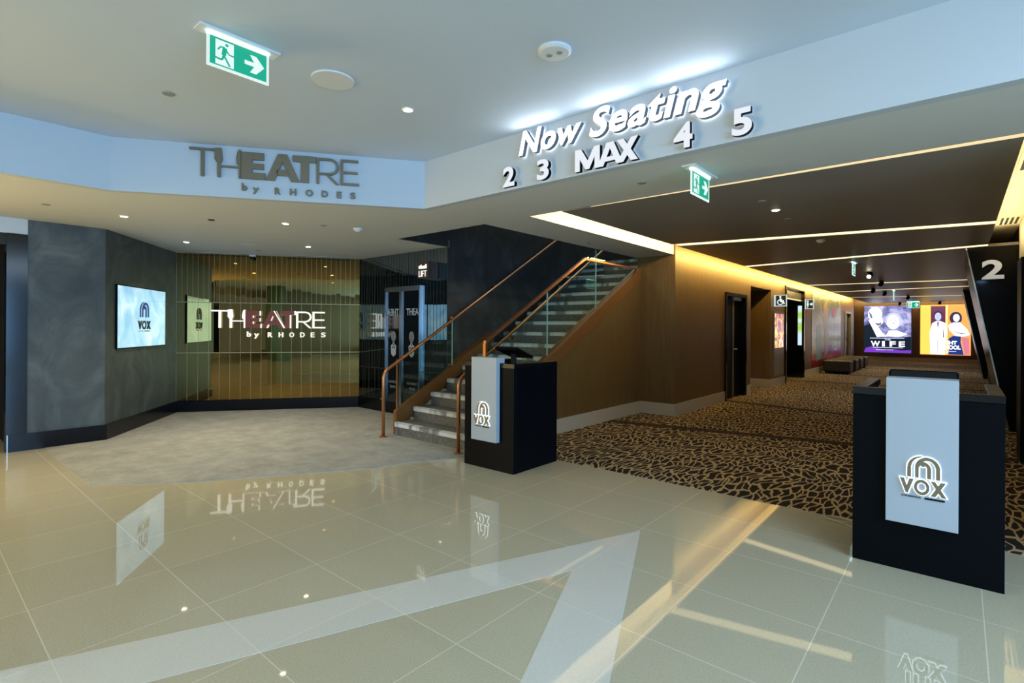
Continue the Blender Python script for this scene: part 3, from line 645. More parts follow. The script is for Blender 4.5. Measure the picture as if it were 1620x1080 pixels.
# track spots in corridor
sp0 = None
for x, y, lb in ((-1.41, 13.0, 'black ceiling spotlight with lit lens, nearest of the corridor row'), (-1.45, 15.5, 'black ceiling spotlight just before the third light line'), (-1.89, 18.2, 'black ceiling spotlight by the fourth light line'),
                 (-1.77, 19.9, 'small black ceiling spotlight beyond the fourth light line'), (-1.36, 22.75, 'black ceiling spotlight at the last light line'), (-1.95, 27.9, 'black ceiling spotlight before the purple poster'), (-0.62, 27.9, 'black ceiling spotlight before the orange poster')):
    if sp0 is None:
        sp0 = o = thing('ceiling_spotlight', lb, 'light', (x, y, ZC), 'black corridor spotlights')
        MB().lathe((x, y, ZC), [(0.05, -0.02), (0.05, 0)], 18).build('mount', M['black'], o)
        MB().tube([(x, y, ZC-0.02), (x, y, ZC-0.06)], 0.012, 8).build('stem', M['black'], o)
        MB().lathe((x-0.01, y-0.05, ZC-0.10), [(0.045, 0), (0.052, 0.03), (0.052, 0.12), (0.03, 0.14)], 18, axis=(0.1, 0.9, 0.35)).build('lamp_head', M['black'], o)
    else: dup(sp0, (x, y, ZC), lb)
    if y in (13.0, 18.2, 22.75): spot((x, y-0.1, ZC-0.25), None, 150 if y > 20 else 80, (1, 0.92, 0.8), 140)  # wide beams added under these heads to brighten the corridor
MB().lathe((-1.42, 12.95, ZC-0.10), [(0.036, -0.004), (0.036, 0.001)], 18, axis=(0.1, 0.9, 0.35)).build('lens', M['lamp'], sp0)
# vents in the right hand cove
for y0, y1, lb in ((5.75, 6.55, 'slotted air grille in the bright right cove nearest the foyer'), (9.15, 9.75, 'slotted air grille in the right cove before the black portal')):
    o = thing('air_grille', lb, 'air vent', (0.48, (y0+y1)/2, 2.86), 'cove air grilles')
    MB().box(0.38, 0.60, y0, y1, 2.846, 2.86).build('frame', M['cream'], o)
    mb = MB()
    for k in range(4): mb.box(0.405+k*0.048, 0.43+k*0.048, y0+0.03, y1-0.03, 2.842, 2.8465)
    mb.build('slots', M['slot_dark'], o)

# ------------------------------------------------------------------ VOX logo
def arch_polys():
    def el(cx, cy, rx, ry, a0, a1, n=16): return [(cx+rx*math.cos(math.radians(a0+(a1-a0)*i/n)), cy+ry*math.sin(math.radians(a0+(a1-a0)*i/n))) for i in range(n+1)]
    P1 = [(0, 0)] + el(.66, .42, .66, .58, 180, 92, 10) + [(.64, .955)] + el(.70, .42, .52, .53, 97, 180, 10) + [(.18, 0)]
    P2 = [(1.235, 0), (1.42, 0)] + el(.88, .46, .54, .51, 0, 180, 20) + [(.34, 0), (.43, 0), (.43, .46)] + el(.885, .40, .35, .42, 150, 0, 14)
    P3 = [(.34, 0), (.52, 0)] + el(.69, .44, .17, .15, 180, 125, 5) + [(.69, .50)] + el(.69, .44, .17, .15, 55, 0, 5) + [(.86, 0), (1.04, 0)] + el(.69, .42, .35, .34, 0, 180, 16)
    return [P1, P2, P3]
def ring(cx, cy, rx, ry, wx, wy, a0, a1, n=14):
    o = [(cx+rx*math.cos(math.radians(a0+(a1-a0)*i/n)), cy+ry*math.sin(math.radians(a0+(a1-a0)*i/n))) for i in range(n+1)]
    i_ = [(cx+(rx-wx)*math.cos(math.radians(a0+(a1-a0)*i/n)), cy+(ry-wy)*math.sin(math.radians(a0+(a1-a0)*i/n))) for i in range(n+1)]
    return o + i_[::-1]
def vox_polys():
    V = [[(0, 1), (.27, 1), (.42, .52), (.57, 1), (.84, 1), (.50, 0), (.36, 0)]]
    O = [ring(1.30, .5, .46, .52, .20, .21, 0, 180), ring(1.30, .5, .46, .52, .20, .21, 180, 360)]
    X = [[(1.80, 1), (2.08, 1), (2.72, 0), (2.42, 0)], [(2.38, 1), (2.68, 1), (2.10, 0), (1.80, 0)]]
    return [V, O, X]
def vox_logo(pl, root, u_arch, w_arch, z_arch, h_arch, u_vox, w_vox, z_vox, h_vox, w0, m, halo=None, depth=0.006, inflate=0.0034, m2=None, sub=True):
    sx = w_arch/1.42; k_ = 0
    mb = MB(); hb = MB()
    for P in arch_polys():
        pts = [(u_arch+x*sx, z_arch+y*h_arch) for x, y in P]
        k_ += 1; pl.poly(mb, pts, w0+0.004, w0+0.004+depth+k_*0.0005)
        if halo: pl.poly(hb, offset_poly(pts, inflate), w0, w0+0.0025+k_*0.0002)
    mb.build('arch_emblem', m2 or m, root)
    sx = w_vox/2.72
    for grp in vox_polys():
        mb = MB()
        for P in grp:
            pts = [(u_vox+x*sx, z_vox+y*h_vox) for x, y in P]
            k_ += 1; pl.poly(mb, pts, w0+0.004, w0+0.004+depth+k_*0.0005)
            if halo: pl.poly(hb, offset_poly(pts, inflate), w0, w0+0.0025+k_*0.0002)
        mb.build('letter', m, root)
    if halo: hb.build('halo', halo, root)
    else: hb.bm.free()
    if sub:
        mb = text_mb('CINEMAS', pl, u_vox+w_vox*.04, u_vox+w_vox*.46, z_vox-h_vox*.28, z_vox-h_vox*.16, w0, w0+0.002)
        mb.build('caption', M['black'], root)
        mb = MB(); import math as _m
        x0, x1 = u_vox+w_vox*.54, u_vox+w_vox*.96; zb = z_vox-h_vox*.25; hh = h_vox*.035
        n = 26; xs = [x0+(x1-x0)*i/n for i in range(n+1)]; up = [zb+abs(_m.sin(i*1.3))*h_vox*.09 for i in range(n+1)]
        for i in range(n):
            pl.poly(mb, [(xs[i], zb-hh), (xs[i+1], zb-hh), (xs[i+1], up[i+1]+hh*.5), (xs[i], up[i]+hh*.5)], w0, w0+0.002)
        mb.build('caption', M['black'], root)

# ------------------------------------------------------------------ desks
def host_desk(x0, x1, y0, y1, label, px0, px1, pz, ptop, pover, logo):
    o = thing('host_desk', label, 'desk', ((x0+x1)/2, (y0+y1)/2, 0))
    H = 1.06; t = 0.055
    MB().box(x0, x1, y0, y0+0.03, 0.0, H-0.045).build('front_panel', M['black'], o, bevel=0.002, segs=1)
    MB().box(x0, x0+t, y0+0.03, y1, 0.0, H-0.045).build('side_panel', M['black'], o, bevel=0.002, segs=1)
    MB().box(x1-t, x1, y0+0.03, y1, 0.0, H-0.045).build('side_panel', M['black'], o, bevel=0.002, segs=1)
    mb = MB(); mb.slab([(x0-.001, y0-.001), (x1+.001, y0-.001), (x1+.001, y1), (x1-t-.012, y1), (x1-t-.012, y0+.05), (x0+t+.012, y0+.05), (x0+t+.012, y1), (x0-.001, y1)], H-0.043, H)
    mb.build('top_rail', M['black_top'], o, bevel=0.0015, segs=1)
    MB().box(x0+t, x1-t, y0+0.03, y1-0.08, 0.82, 0.845).build('work_surface', M['black'], o)
    pf = Plane((0, y0), (1, 0), (0, -1))
    mb = MB(); mb.prism([(px0, y0-pover[0], pz), (px0, y0-pover[0], ptop), (px0, y0+pover[1], ptop), (px0, y0+pover[1], H+0.001), (px0, y0-0.001, H+0.001), (px0, y0-0.001, pz)], (px1-px0, 0, 0))
    wp = mb.build('white_panel', M['white_lam'], o, bevel=0.002, segs=1)
    pf = Plane((0, y0-pover[0]), (1, 0), (0, -1))
    vox_logo(pf, wp, *logo, 0.002, M['gold_letter'], halo=M['halo'])
    return o
host_desk(-0.50, 0.19, 3.85, 4.62, 'black host desk with white panel standing on the tiles before the corridor carpet', -0.33, 0.0, 0.285, 1.13, (0.035, 0.10), (-0.228, 0.150, 0.565, 0.125, -0.262, 0.212, 0.470, 0.085))
host_desk(-3.92, -3.25, 3.85, 4.56, 'black host desk with white panel at the foot of the staircase', -3.77, -3.43, 0.285, 1.115, (0.055, 0.07), (-3.68, 0.152, 0.548, 0.125, -3.725, 0.215, 0.448, 0.09))
# touch monitors
def monitor(name, c, w, d, tilt, yaw, label, lift=0.17):
    o = thing(name, label, 'monitor', c)
    bm = MB(); bm.box(-w/2, w/2, -d/2, d/2, -0.012, 0.016)
    R = Matrix.Translation(Vector(c)+Vector((0, 0, lift))) @ Matrix.Rotation(yaw, 4, 'Z') @ Matrix.Rotation(tilt, 4, 'X')
    bmesh.ops.bevel(bm.bm, geom=list(bm.bm.edges), offset=0.008, segments=2, affect='EDGES')
    bmesh.ops.transform(bm.bm, matrix=R, verts=bm.bm.verts); cs = bm.build('screen_case', M['black'], o)
    bm = MB(); bm.box(-w/2+.012, w/2-.012, -d/2+.012, d/2-.012, 0.016, 0.018); bmesh.ops.transform(bm.bm, matrix=R, verts=bm.bm.verts); bm.build('screen', M['black_gloss'], cs)
    MB().tube([(c[0], c[1], c[2]), (c[0], c[1], c[2]+lift*0.5), R @ Vector((0, 0, -0.01))], [0.045, 0.03, 0.03], 14).build('stand', M['black_matte'], o)
    MB().lathe(c, [(0.10, 0.0), (0.10, 0.008), (0.09, 0.014), (0.0, 0.014)]).build('base', M['black_matte'], o)
    return o
monitor('desk_monitor', (-0.185, 4.42, 0.846), 0.37, 0.27, math.radians(62), math.radians(0), 'black monitor on the host desk before the carpeted corridor')
monitor('desk_monitor', (-3.60, 4.26, 0.846), 0.31, 0.30, math.radians(-20), 0.0, 'black tilted touch monitor on the host desk by the stairs', lift=0.30)
MB()  # cable beside the right desk
cb = MB(); pts = []
for i in range(40):
    t = i/39*2*math.pi*1.6; pts.append((-0.66+0.10*math.cos(t), 4.50+0.055*math.sin(t)+i*0.001, 0.012))
pts += [(-0.58, 4.42, 0.010), (-0.53, 4.30, 0.010), (-0.51, 4.2, 0.012)]
tag(cb.tube(pts, 0.004, 8).build('power_cable', M['skirting']), 'thin pale cable coiled on the carpet edge beside the desk', 'cable')

# ------------------------------------------------------------------ staircase
YS, RI, TR = 4.24, 0.168, 0.305
stc = thing('staircase', 'grey stone staircase with bronze stringers rising between dark wall and timber wall', 'stairs', (-4.9, 4.2, 0))
for k in range(16):
    y = YS+k*TR; z = RI*(k+1)
    stp = MB().box(-5.60, -4.15, y, y+TR+0.02, max(0, z-RI-0.02), z).build('step', M['stone'], stc)
    MB().box(-5.60, -4.15, y-0.012, y+0.05, z-0.002, z+0.005).box(-5.60, -4.15, y-0.014, y-0.001, z-0.05, z-0.006).build('nosing', M['nosing'], stp)
def band(x0, x1, y0, y1, f, dz, name):
    return MB().prism([(x0, y0, f(y0)-dz), (x0, y1, f(y1)-dz), (x0, y1, f(y1)), (x0, y0, f(y0))], (x1-x0, 0, 0)).build(name, M['copper_flat'], stc)
zl = lambda y: 0.335+0.54*(y-4.30)
MB().prism([(-5.67, 4.26, 0), (-5.67, 4.36, 0), (-5.67, 4.50, 0.20), (-5.67, 5.30, zl(5.30)-0.21), (-5.67, 5.30, zl(5.30)), (-5.67, 4.26, zl(4.26))], (0.06, 0, 0)).build('stringer', M['copper_flat'], stc)
band(-5.755, -5.61, 5.30, 6.15, zl, 0.21, 'stringer')
MB().prism([(-4.17, 4.30, 0), (-4.17, 4.42, 0), (-4.17, 4.62, zs(4.62)-0.22), (-4.17, 8.095, zs(8.095)-0.19), (-4.17, 8.095, zs(8.095)), (-4.17, 4.30, zs(4.30))], (0.115, 0, 0)).build('stringer', M['copper_flat'], stc)
# handrails
def bend(pts, r=0.07, n=6):
    out = [Vector(pts[0])]
    for a, b, c in zip(pts, pts[1:], pts[2:]):
        a, b, c = Vector(a), Vector(b), Vector(c); d1 = (a-b).normalized(); d2 = (c-b).normalized()
        p0, p2 = b+d1*r, b+d2*r
        for i in range(n+1):
            t = i/n; out.append(p0*(1-t)**2+b*2*t*(1-t)+p2*t*t)
    out.append(Vector(pts[-1])); return out
def handrail(x, wall_x, label, y0, y1, ys):
    o = thing('handrail', label, 'handrail', (x, y0, 0), 'copper handrails of the staircase')
    zr = lambda y: 0.885+0.567*(y-y0)
    MB().tube(bend([(x, y0, 0), (x, y0, 0.83), (x, y1, zr(y1))], 0.09), 0.021, 16).build('rail', M['copper'], o); rl = o.children[0]
    MB().lathe((x, y0, 0), [(0.05, 0.006), (0.05, 0.014), (0.022, 0.018), (0.022, 0.02)], 20).build('foot_plate', M['copper'], o)
    for y in ys:
        MB().tube(bend([(x, y, zr(y)-0.015), (x, y, zr(y)-0.07), (wall_x, y, zr(y)-0.07)], 0.03), 0.007, 8).lathe((wall_x, y, zr(y)-0.07), [(0.03, 0), (0.03, 0.006)], 14, axis=((1 if wall_x < x else -1), 0, 0)).build('bracket', M['copper'], rl)
    return o
handrail(-5.60, -5.755, 'copper handrail along the dark plaster wall from a post on the grey carpet', 4.05, 8.6, (5.35, 6.3, 7.25, 8.2))
handrail(-4.24, -4.17, 'copper handrail inside the glass balustrade from a post beside the desk', 4.07, 8.2, (4.9, 5.9, 6.9, 7.9))
# glass
gb = thing('glass_balustrade', 'clear glass balustrade with copper cap on the timber side of the stairs', 'balustrade', (-4.12, 6.0, 1.2))
zc = lambda y: 1.245+0.56*(y-4.38)
def pane(x, y0, y1, f0, f1, root, t=0.012):
    MB().prism([(x, y0, f0(y0)), (x, y1, f0(y1)), (x, y1, f1(y1)), (x, y0, f1(y0))], (t, 0, 0)).build('glass_pane', M['glass'], root)
pane(-4.126, 4.38, 5.54, zs, zc, gb); pane(-4.126, 5.555, 6.74, zs, zc, gb)
pane(-4.126, 6.755, 8.09, zs, lambda y: min(zc(y), 2.85), gb)
for y in (5.5475, 6.7475): MB().box(-4.127, -4.113, y-0.006, y+0.006, zs(y), zc(y)).build('glass_joint', M['glass_edge'], gb)
MB().prism([(-4.14, 4.36, zc(4.36)-0.01), (-4.14, 6.45, zc(6.45)-0.01), (-4.14, 6.45, zc(6.45)+0.028), (-4.14, 4.36, zc(4.36)+0.028)], (0.04, 0, 0)).build('cap_rail', M['copper'], gb)
MB().box(-4.14, -4.10, 4.352, 4.380, zs(4.36), zc(4.36)).build('end_post', M['copper'], gb)
MB().box(-4.135, -4.105, 6.45, 8.09, 2.395, 2.42).build('landing_rail', M['copper'], gb)
gl = thing('glass_screen', 'low glass screen with copper edge on the left stair stringer', 'balustrade', (-5.64, 4.8, 0.6))
pane(-5.646, 4.30, 5.28, zl, lambda y: zl(y)+0.66, gl)
MB().box(-5.652, -5.630, 4.285, 4.30, zl(4.29), zl(4.29)+0.66).build('edge_strip', M['copper'], gl)
MB().box(-5.652, -5.634, 5.275, 5.285, zl(5.28), zl(5.28)+0.70).build('edge_strip', M['glass_edge'], gl)

# ------------------------------------------------------------------ lift doors and lift sign
PL = Plane((-8.04, 5.30), (1, 0), (0, -1))      # u = X + 8.04
def ux(x): return x+8.04
lf = thing('lift_door', 'tall smoked glass lift doors in a steel frame within the dark mirror wall', 'door', (-6.86, 5.3, 0))
mb = MB(); PL.rect(mb, ux(-7.24), ux(-7.215), 0.0, 2.06, 0.0, 0.05); PL.rect(mb, ux(-6.37), ux(-6.345), 0.0, 2.06, 0.0, 0.05); PL.rect(mb, ux(-7.215), ux(-6.37), 1.985, 2.06, 0.0, 0.05); mb.build('frame', M['steel'], lf)
mb = MB(); PL.rect(mb, ux(-6.86), ux(-6.80), 0.02, 1.985, 0.0, 0.045); mb.build('centre_post', M['steel'], lf)
for a, b in ((-7.215, -6.86), (-6.80, -6.37)):
    mb = MB(); PL.rect(mb, ux(a), ux(b), 0.02, 1.985, 0.0, 0.022); mb.build('door_leaf', M['smoked'], lf)
M['print_grey'] = mat('grey_print', (150, 158, 162), 0.5, emit=(120, 130, 136), es=0.25)
M['print_skin'] = mat('grey_portrait_print', (120, 122, 122), 0.5, emit=(96, 100, 100), es=0.2)
M['print_dark'] = mat('dark_print', (40, 44, 48), 0.5)
def poster_and_reflection(u0, mir):
    s = -1 if mir else 1
    def X(a, b): return (u0+s*a, u0+s*b) if not mir else (u0-b, u0-a)
    a, b = X(0.0, 0.30); text_mb('THEA', PL, a, b, 1.60, 1.71, .023, .026, offset=.02, mirror=mir).build('lettering', M['print_grey'], lf)
    a, b = X(0.04, 0.26); text_mb('THE PERFECT', PL, a-0.03, b+0.03, 0.50, 0.54, .023, .026, mirror=mir).build('lettering', M['print_skin'], lf)
    a, b = X(0.08, 0.22); text_mb('FINE', PL, a, b, 0.42, 0.46, .023, .026, mirror=mir).build('lettering', M['print_skin'], lf)
    cx = u0+s*0.13
    mb = MB(); PL.poly(mb, [(cx+0.062*math.cos(t*.314), 1.26+0.085*math.sin(t*.314)) for t in range(20)], .023, .026); PL.poly(mb, [(cx-.025, 1.19), (cx+.025, 1.19), (cx+.025, 1.13), (cx-.025, 1.13)], .023, .026); mb.build('portrait_print', M['print_skin'], lf)
    mb = MB(); PL.poly(mb, [(cx-.07, 1.11), (cx-.02, 1.14), (cx, 1.10), (cx+.02, 1.14), (cx+.07, 1.11), (cx+.06, .97), (cx, .93), (cx-.06, .97)], .023, .026); mb.build('shirt_print', M['print_grey'], lf)
    mb = MB(); PL.poly(mb, [(cx-.035, 1.10), (cx, 1.085), (cx+.035, 1.10), (cx+.035, 1.065), (cx, 1.08), (cx-.035, 1.065)], .026, .028); PL.rect(mb, cx-.028, cx-.012, 1.27, 1.278, .026, .028); PL.rect(mb, cx+.012, cx+.028, 1.27, 1.278, .026, .028); PL.rect(mb, cx-.02, cx+.02, 1.215, 1.222, .026, .028); mb.build('bow_tie_print', M['print_dark'], lf)
poster_and_reflection(ux(-6.70), False); poster_and_reflection(ux(-6.90), True)  # the mirrored copy is the poster's reflection, laid on as a decal
ls = thing('lift_sign', 'small dark box sign with glowing LIFT lettering above the lift', 'sign', (-6.08, 5.3, 2.14))
MB().box(-6.22, -5.97, 5.10, 5.295, 2.14, 2.39).build('box', mat('bronze_sign_box', (70, 56, 48), 0.4), ls, bevel=0.002, segs=1)
PS = Plane((0, 5.10), (1, 0), (0, -1))
text_mb('LIFT', PS, -6.185, -6.01, 2.165, 2.255, 0.0, 0.006, offset=.0).build('lettering', M['lift_white'], ls)
mb = MB()
for k, (a, b, z0, z1) in enumerate(((-6.185, -6.15, 2.285, 2.33), (-6.145, -6.125, 2.285, 2.345), (-6.12, -6.085, 2.285, 2.325), (-6.08, -6.045, 2.285, 2.325), (-6.04, -6.01, 2.285, 2.345))): PS.rect(mb, a, b, z0, z1, 0, 0.006)
mb.build('lettering', M['lift_white'], ls)

# ------------------------------------------------------------------ screen on grey wall
PW = Plane(W1, (W2[0]-W1[0], W2[1]-W1[1]), (1.29, 1.69))
def screen_mat():
    m = mat('bright_blue_display', (30, 40, 50), 0.12, emit=(150, 200, 228), es=1.2); co = coords(m, (1, 1, 1))
    n = N(m, 'ShaderNodeTexNoise'); n.inputs['Scale'].default_value = 3.2; n.inputs['Detail'].default_value = 4; n.inputs['Distortion'].default_value = 0.8; L(m, co, n.inputs['Vector'])
    L(m, ramp(m, n.outputs[0], [(0.35, (128, 184, 216)), (0.55, (164, 206, 226)), (0.72, (206, 230, 238))]), bsdf(m).inputs['Emission Color']); return m
M['display'] = screen_mat()
dp = thing('display_screen', 'bright pale blue digital display with VOX logo on the grey plaster wall', 'screen', PW.p(0.95, 1.5, 0))
mb = MB(); PW.rect(mb, 0.235, 1.67, 1.105, 1.945, 0.0, 0.018); mb.build('frame', M['black'], dp)
mb = MB(); PW.rect(mb, 0.255, 1.652, 1.122, 1.93, 0.018, 0.022); sc_ = mb.build('screen', M['display'], dp)
M['logo_blue'] = led('display_logo_blue', (30, 62, 120), 0.9); M['logo_dark'] = led('display_logo_dark', (18, 34, 44), 1.0)
vox_logo(PW, sc_, 0.83, 0.27, 1.53, 0.215, 0.775, 0.375, 1.362, 0.118, 0.021, M['logo_dark'], m2=M['logo_blue'], depth=0.003)

# ------------------------------------------------------------------ corridor fittings
PC = Plane((CW, 0), (0, 1), (1, 0))     # u = Y, faces the corridor
d1 = thing('corridor_door', 'dark open door with chrome lever in the timber wall nearest the stairs', 'door', (CW, 11.1, 0))
mb = MB(); PC.rect(mb, 10.44, 10.52, 0, 2.13, -0.12, 0.03); PC.rect(mb, 11.68, 11.76, 0, 2.13, -0.12, 0.03); PC.rect(mb, 10.52, 11.68, 2.06, 2.13, -0.12, 0.03); mb.build('frame', M['black_gloss'], d1)
mb = MB(); PC.rect(mb, 10.52, 11.12, 0.01, 2.06, -0.10, -0.06); lf1 = mb.build('leaf', M['black'], d1)
mb = MB(); PC.rect(mb, 11.15, 11.68, 0.01, 2.06, -0.115, -0.075); mb.build('leaf', M['black'], d1)
mb = MB(); PC.rect(mb, 11.06, 11.16, 0.01, 2.06, -0.06, -0.05); mb.build('meeting_strip', mat('grey_door_edge', (96, 92, 88), 0.4, 0.5), d1)
mb = MB(); mb.tube([PC.p(11.10, 1.0, -0.055), PC.p(11.10, 1.0, 0.0), PC.p(11.22, 1.0, 0.0)], 0.011, 10); PC.rect(mb, 11.08, 11.13, 0.93, 1.06, -0.052, -0.045); mb.build('lever_handle', M['chrome'], lf1)
mb = MB(); PC.rect(mb, 11.0, 11.5, 1.995, 2.055, -0.06, -0.01); mb.build('door_closer', M['steel'], d1)
# lit display in the wall before the toilets
def poster_mat(name, stops, scale, es, seed):
    m = mat(name, (20, 20, 20), 0.2); co = coords(m, scale); n = N(m, 'ShaderNodeTexNoise'); n.inputs['Scale'].default_value = 1.0; n.inputs['Detail'].default_value = 3; n.inputs['Distortion'].default_value = 1.2
    mp_ = N(m, 'ShaderNodeVectorMath', operation='ADD'); mp_.inputs[1].default_value = (seed, seed*2, seed*3); L(m, co, mp_.inputs[0]); L(m, mp_.outputs[0], n.inputs['Vector'])
    L(m, ramp(m, n.outputs[0], stops), bsdf(m).inputs['Emission Color']); bsdf(m).inputs['Emission Strength'].default_value = es; return m
k1 = thing('display_kiosk', 'slim wall display with colourful lit upper half beneath the accessible toilet sign', 'screen', (CW, 14.4, 0.25))
mb = MB(); PC.rect(mb, 13.94, 14.90, 0.24, 1.86, 0.0, 0.02); mb.build('frame', mat('grey_kiosk_frame', (110, 104, 100), 0.4), k1)
mb = MB(); PC.rect(mb, 14.0, 14.84, 0.95, 1.80, 0.02, 0.025); mb.build('screen', poster_mat('colour_poster_print', [(0.30, (250, 250, 240)), (0.45, (240, 190, 90)), (0.55, (120, 60, 120)), (0.68, (230, 120, 130))], (2, 3.2, 3.2), 1.3, 3), k1)
mb = MB(); PC.rect(mb, 14.0, 14.84, 0.28, 0.93, 0.02, 0.024); mb.build('lower_panel', mat('grey_kiosk_panel', (118, 112, 110), 0.3), k1)
d2 = thing('toilet_doorway', 'tall black gloss doorway lining between the two toilet signs', 'door', (CW, 16.1, 0))
mb = MB(); PC.rect(mb, 15.06, 15.14, 0, 2.56, -0.5, 0.03); PC.rect(mb, 17.14, 17.24, 0, 2.56, -0.5, 0.03); PC.rect(mb, 15.14, 17.14, 2.50, 2.56, -0.5, 0.03); mb.build('lining', M['black_gloss'], d2)
mb = MB(); PC.rect(mb, 15.14, 17.14, 2.26, 2.50, -0.10, -0.05); mb.build('head_panel', mat('grey_head_panel', (96, 98, 100), 0.2), d2)
mb = MB(); PC.rect(mb, 15.14, 17.14, 2.235, 2.26, -0.10, -0.045); mb.build('head_strip', M['led_thin'], d2)
mb = MB(); PC.rect(mb, 15.14, 17.14, 0.01, 2.235, -0.5, -0.47); mb.build('door_leaf', M['black_gloss'], d2)
mb = MB(); mb.box(CW-0.13, CW-0.03, 17.125, 17.14, 0.95, 2.1); mb.build('poster_reflection', poster_mat('green_poster_reflection', [(0.35, (170, 210, 90)), (0.5, (210, 235, 245)), (0.7, (200, 220, 235))], (1, 1, 2.2), 1.1, 8), d2)  # glowing strip in place of a poster reflected in the gloss jamb
M['wc_sign'] = led('toilet_sign_white', (200, 225, 230), 0.9)
M['wc_dark'] = mat('toilet_sign_black', (16, 18, 22), 0.4)
def wc_sign(y, x0, x1, z0, z1, label, sym):
    o = thing('toilet_sign', label, 'sign', ((x0+x1)/2, y, z0), 'projecting toilet signs')
    p = Plane((0, y), (1, 0), (0, -1))
    mb = MB(); p.rect(mb, x0, x1, z0, z1, -0.03, 0.0); mb.build('light_box', M['wc_sign'], o)
    mb = MB(); e = 0.02; p.rect(mb, x0+e*2.2, x1-e, z0+e, z1-e, 0.0, 0.003); mb.build('symbol_panel', M['wc_dark'], o)
    mb = MB(); w = x1-x0; h = z1-z0
    def q(u, v): return (x0+0.2*w+u*w*.72, z0+v*h)
    def cir(u, v, r, a0=0, a1=360, th=None, n=16):
        if th is None: p.poly(mb, [(q(u, v)[0]+r*math.cos(2*math.pi*i/n), q(u, v)[1]+r*math.sin(2*math.pi*i/n)) for i in range(n)], 0.003, 0.006)
        else:
            o_ = [(q(u, v)[0]+r*math.cos(math.radians(a0+(a1-a0)*i/n)), q(u, v)[1]+r*math.sin(math.radians(a0+(a1-a0)*i/n))) for i in range(n+1)]
            i_ = [(q(u, v)[0]+(r-th)*math.cos(math.radians(a0+(a1-a0)*i/n)), q(u, v)[1]+(r-th)*math.sin(math.radians(a0+(a1-a0)*i/n))) for i in range(n+1)]
            p.poly(mb, o_+i_[::-1], 0.003, 0.006)
    if sym == 'wheelchair':
        cir(.42, .82, .024); cir(.42, .36, .070, 100, 380, .022)
        p.poly(mb, [q(.36, .74), q(.48, .74), q(.50, .42), q(.70, .42), q(.80, .18), q(.92, .22), q(.78, .54), q(.54, .54), q(.50, .36), q(.38, .40)], 0.003, 0.006)
    else:
        cir(.22, .78, .024); p.poly(mb, [q(.12, .66), q(.32, .66), q(.36, .36), q(.28, .36), q(.27, .12), q(.17, .12), q(.16, .36), q(.08, .36)], 0.003, 0.006)
        p.poly(mb, [q(.50, .42), q(.78, .42), q(.78, .30), q(.98, .50), q(.78, .70), q(.78, .58), q(.50, .58)], 0.003, 0.006)
    mb.build('symbol', M['exit_white'], o)
wc_sign(14.98, -3.465, -3.40+0.0, 2.02, 2.32, 'x', 'wheelchair') if False else wc_sign(15.0, -3.72, -3.40, 2.01, 2.315, 'black and white wheelchair sign projecting from the corridor wall', 'wheelchair') if False else None
wc_sign(13.9, -3.45, -3.165, 1.965, 2.245, 'black and white wheelchair sign projecting from the corridor wall', 'wheelchair')
wc_sign(17.3, -3.462, -3.225, 2.005, 2.29, 'black and white toilet sign with figure and arrow beside the mural', 'figure')
# mural
def mural_mat():
    m = mat('teal_red_mural_print', (90, 104, 104), 0.25); co = coords(m)
    sp = N(m, 'ShaderNodeSeparateXYZ'); L(m, co, sp.inputs[0])
    n = N(m, 'ShaderNodeTexNoise'); n.inputs['Scale'].default_value = 1.1; n.inputs['Detail'].default_value = 4; n.inputs['Distortion'].default_value = 1.0; L(m, co, n.inputs['Vector'])
    c = ramp(m, n.outputs[0], [(0.3, (86, 100, 104)), (0.48, (104, 118, 112)), (0.58, (156, 150, 92)), (0.68, (92, 140, 136))])
    red = mth(m, 'LESS_THAN', mth(m, 'ADD', sp.outputs[2], mth(m, 'MULTIPLY', n.outputs[0], 0.5)), 0.62)
    L(m, mixc(m, red, c, lin((150, 40, 36))), bsdf(m).inputs['Base Color']); return m
mu = thing('wall_mural', 'huge grey and teal wall graphic with figures on the corridor wall', 'mural', (CW, 20.9, 0.3))
mb = MB(); PC.rect(mb, 18.3, 23.5, 0.24, 2.54, 0.0, 0.01); mb.build('print', mural_mat(), mu)
M['mural_skin'] = mat('ochre_figure_print', (176, 158, 104), 0.3); M['mural_teal'] = mat('teal_figure_print', (96, 150, 140), 0.3); M['mural_pale'] = mat('pale_mural_lettering', (170, 180, 182), 0.3); M['mural_red'] = mat('red_mural_print', (168, 60, 56), 0.3)
mb = MB(); PC.poly(mb, [(20.3, 1.3), (20.0, 1.9), (20.3, 2.3), (20.6, 2.35), (20.9, 2.1), (20.8, 1.5), (21.1, 1.1), (20.8, .6), (20.3, .5)], .01, .013); mb.build('figure_print', M['mural_skin'], mu)
mb = MB(); PC.poly(mb, [(19.0, .4), (19.0, 1.5), (19.5, 1.6), (19.8, 1.2), (19.7, .45)], .01, .013); mb.build('figure_print', M['mural_teal'], mu)
mb = MB(); PC.poly(mb, [(22.0+0.35*math.cos(t*.524), 2.02+.2*math.sin(t*.524)) for t in range(12)], .01, .013); PC.poly(mb, [(20.4, .24), (21.6, .26), (22.0, .42), (21.2, .5)], .01, .013); mb.build('red_print', M['mural_red'], mu)
for z in (1.72, 1.55, 1.1, .85, .65): mb = MB(); PC.rect(mb, 22.0, 22.6, z, z+.09, .01, .013); mb.build('lettering', M['mural_pale'], mu)
d3 = thing('corridor_door', 'black door with pale frame at the far end of the mural wall', 'door', (CW, 25.2, 0))
mb = MB(); PC.rect(mb, 24.44, 24.56, 0, 2.14, -0.12, 0.03); PC.rect(mb, 25.86, 25.98, 0, 2.14, -0.12, 0.03); PC.rect(mb, 24.56, 25.86, 2.06, 2.14, -0.12, 0.03); mb.build('frame', mat('silver_grey_frame', (150, 150, 158), 0.4), d3)
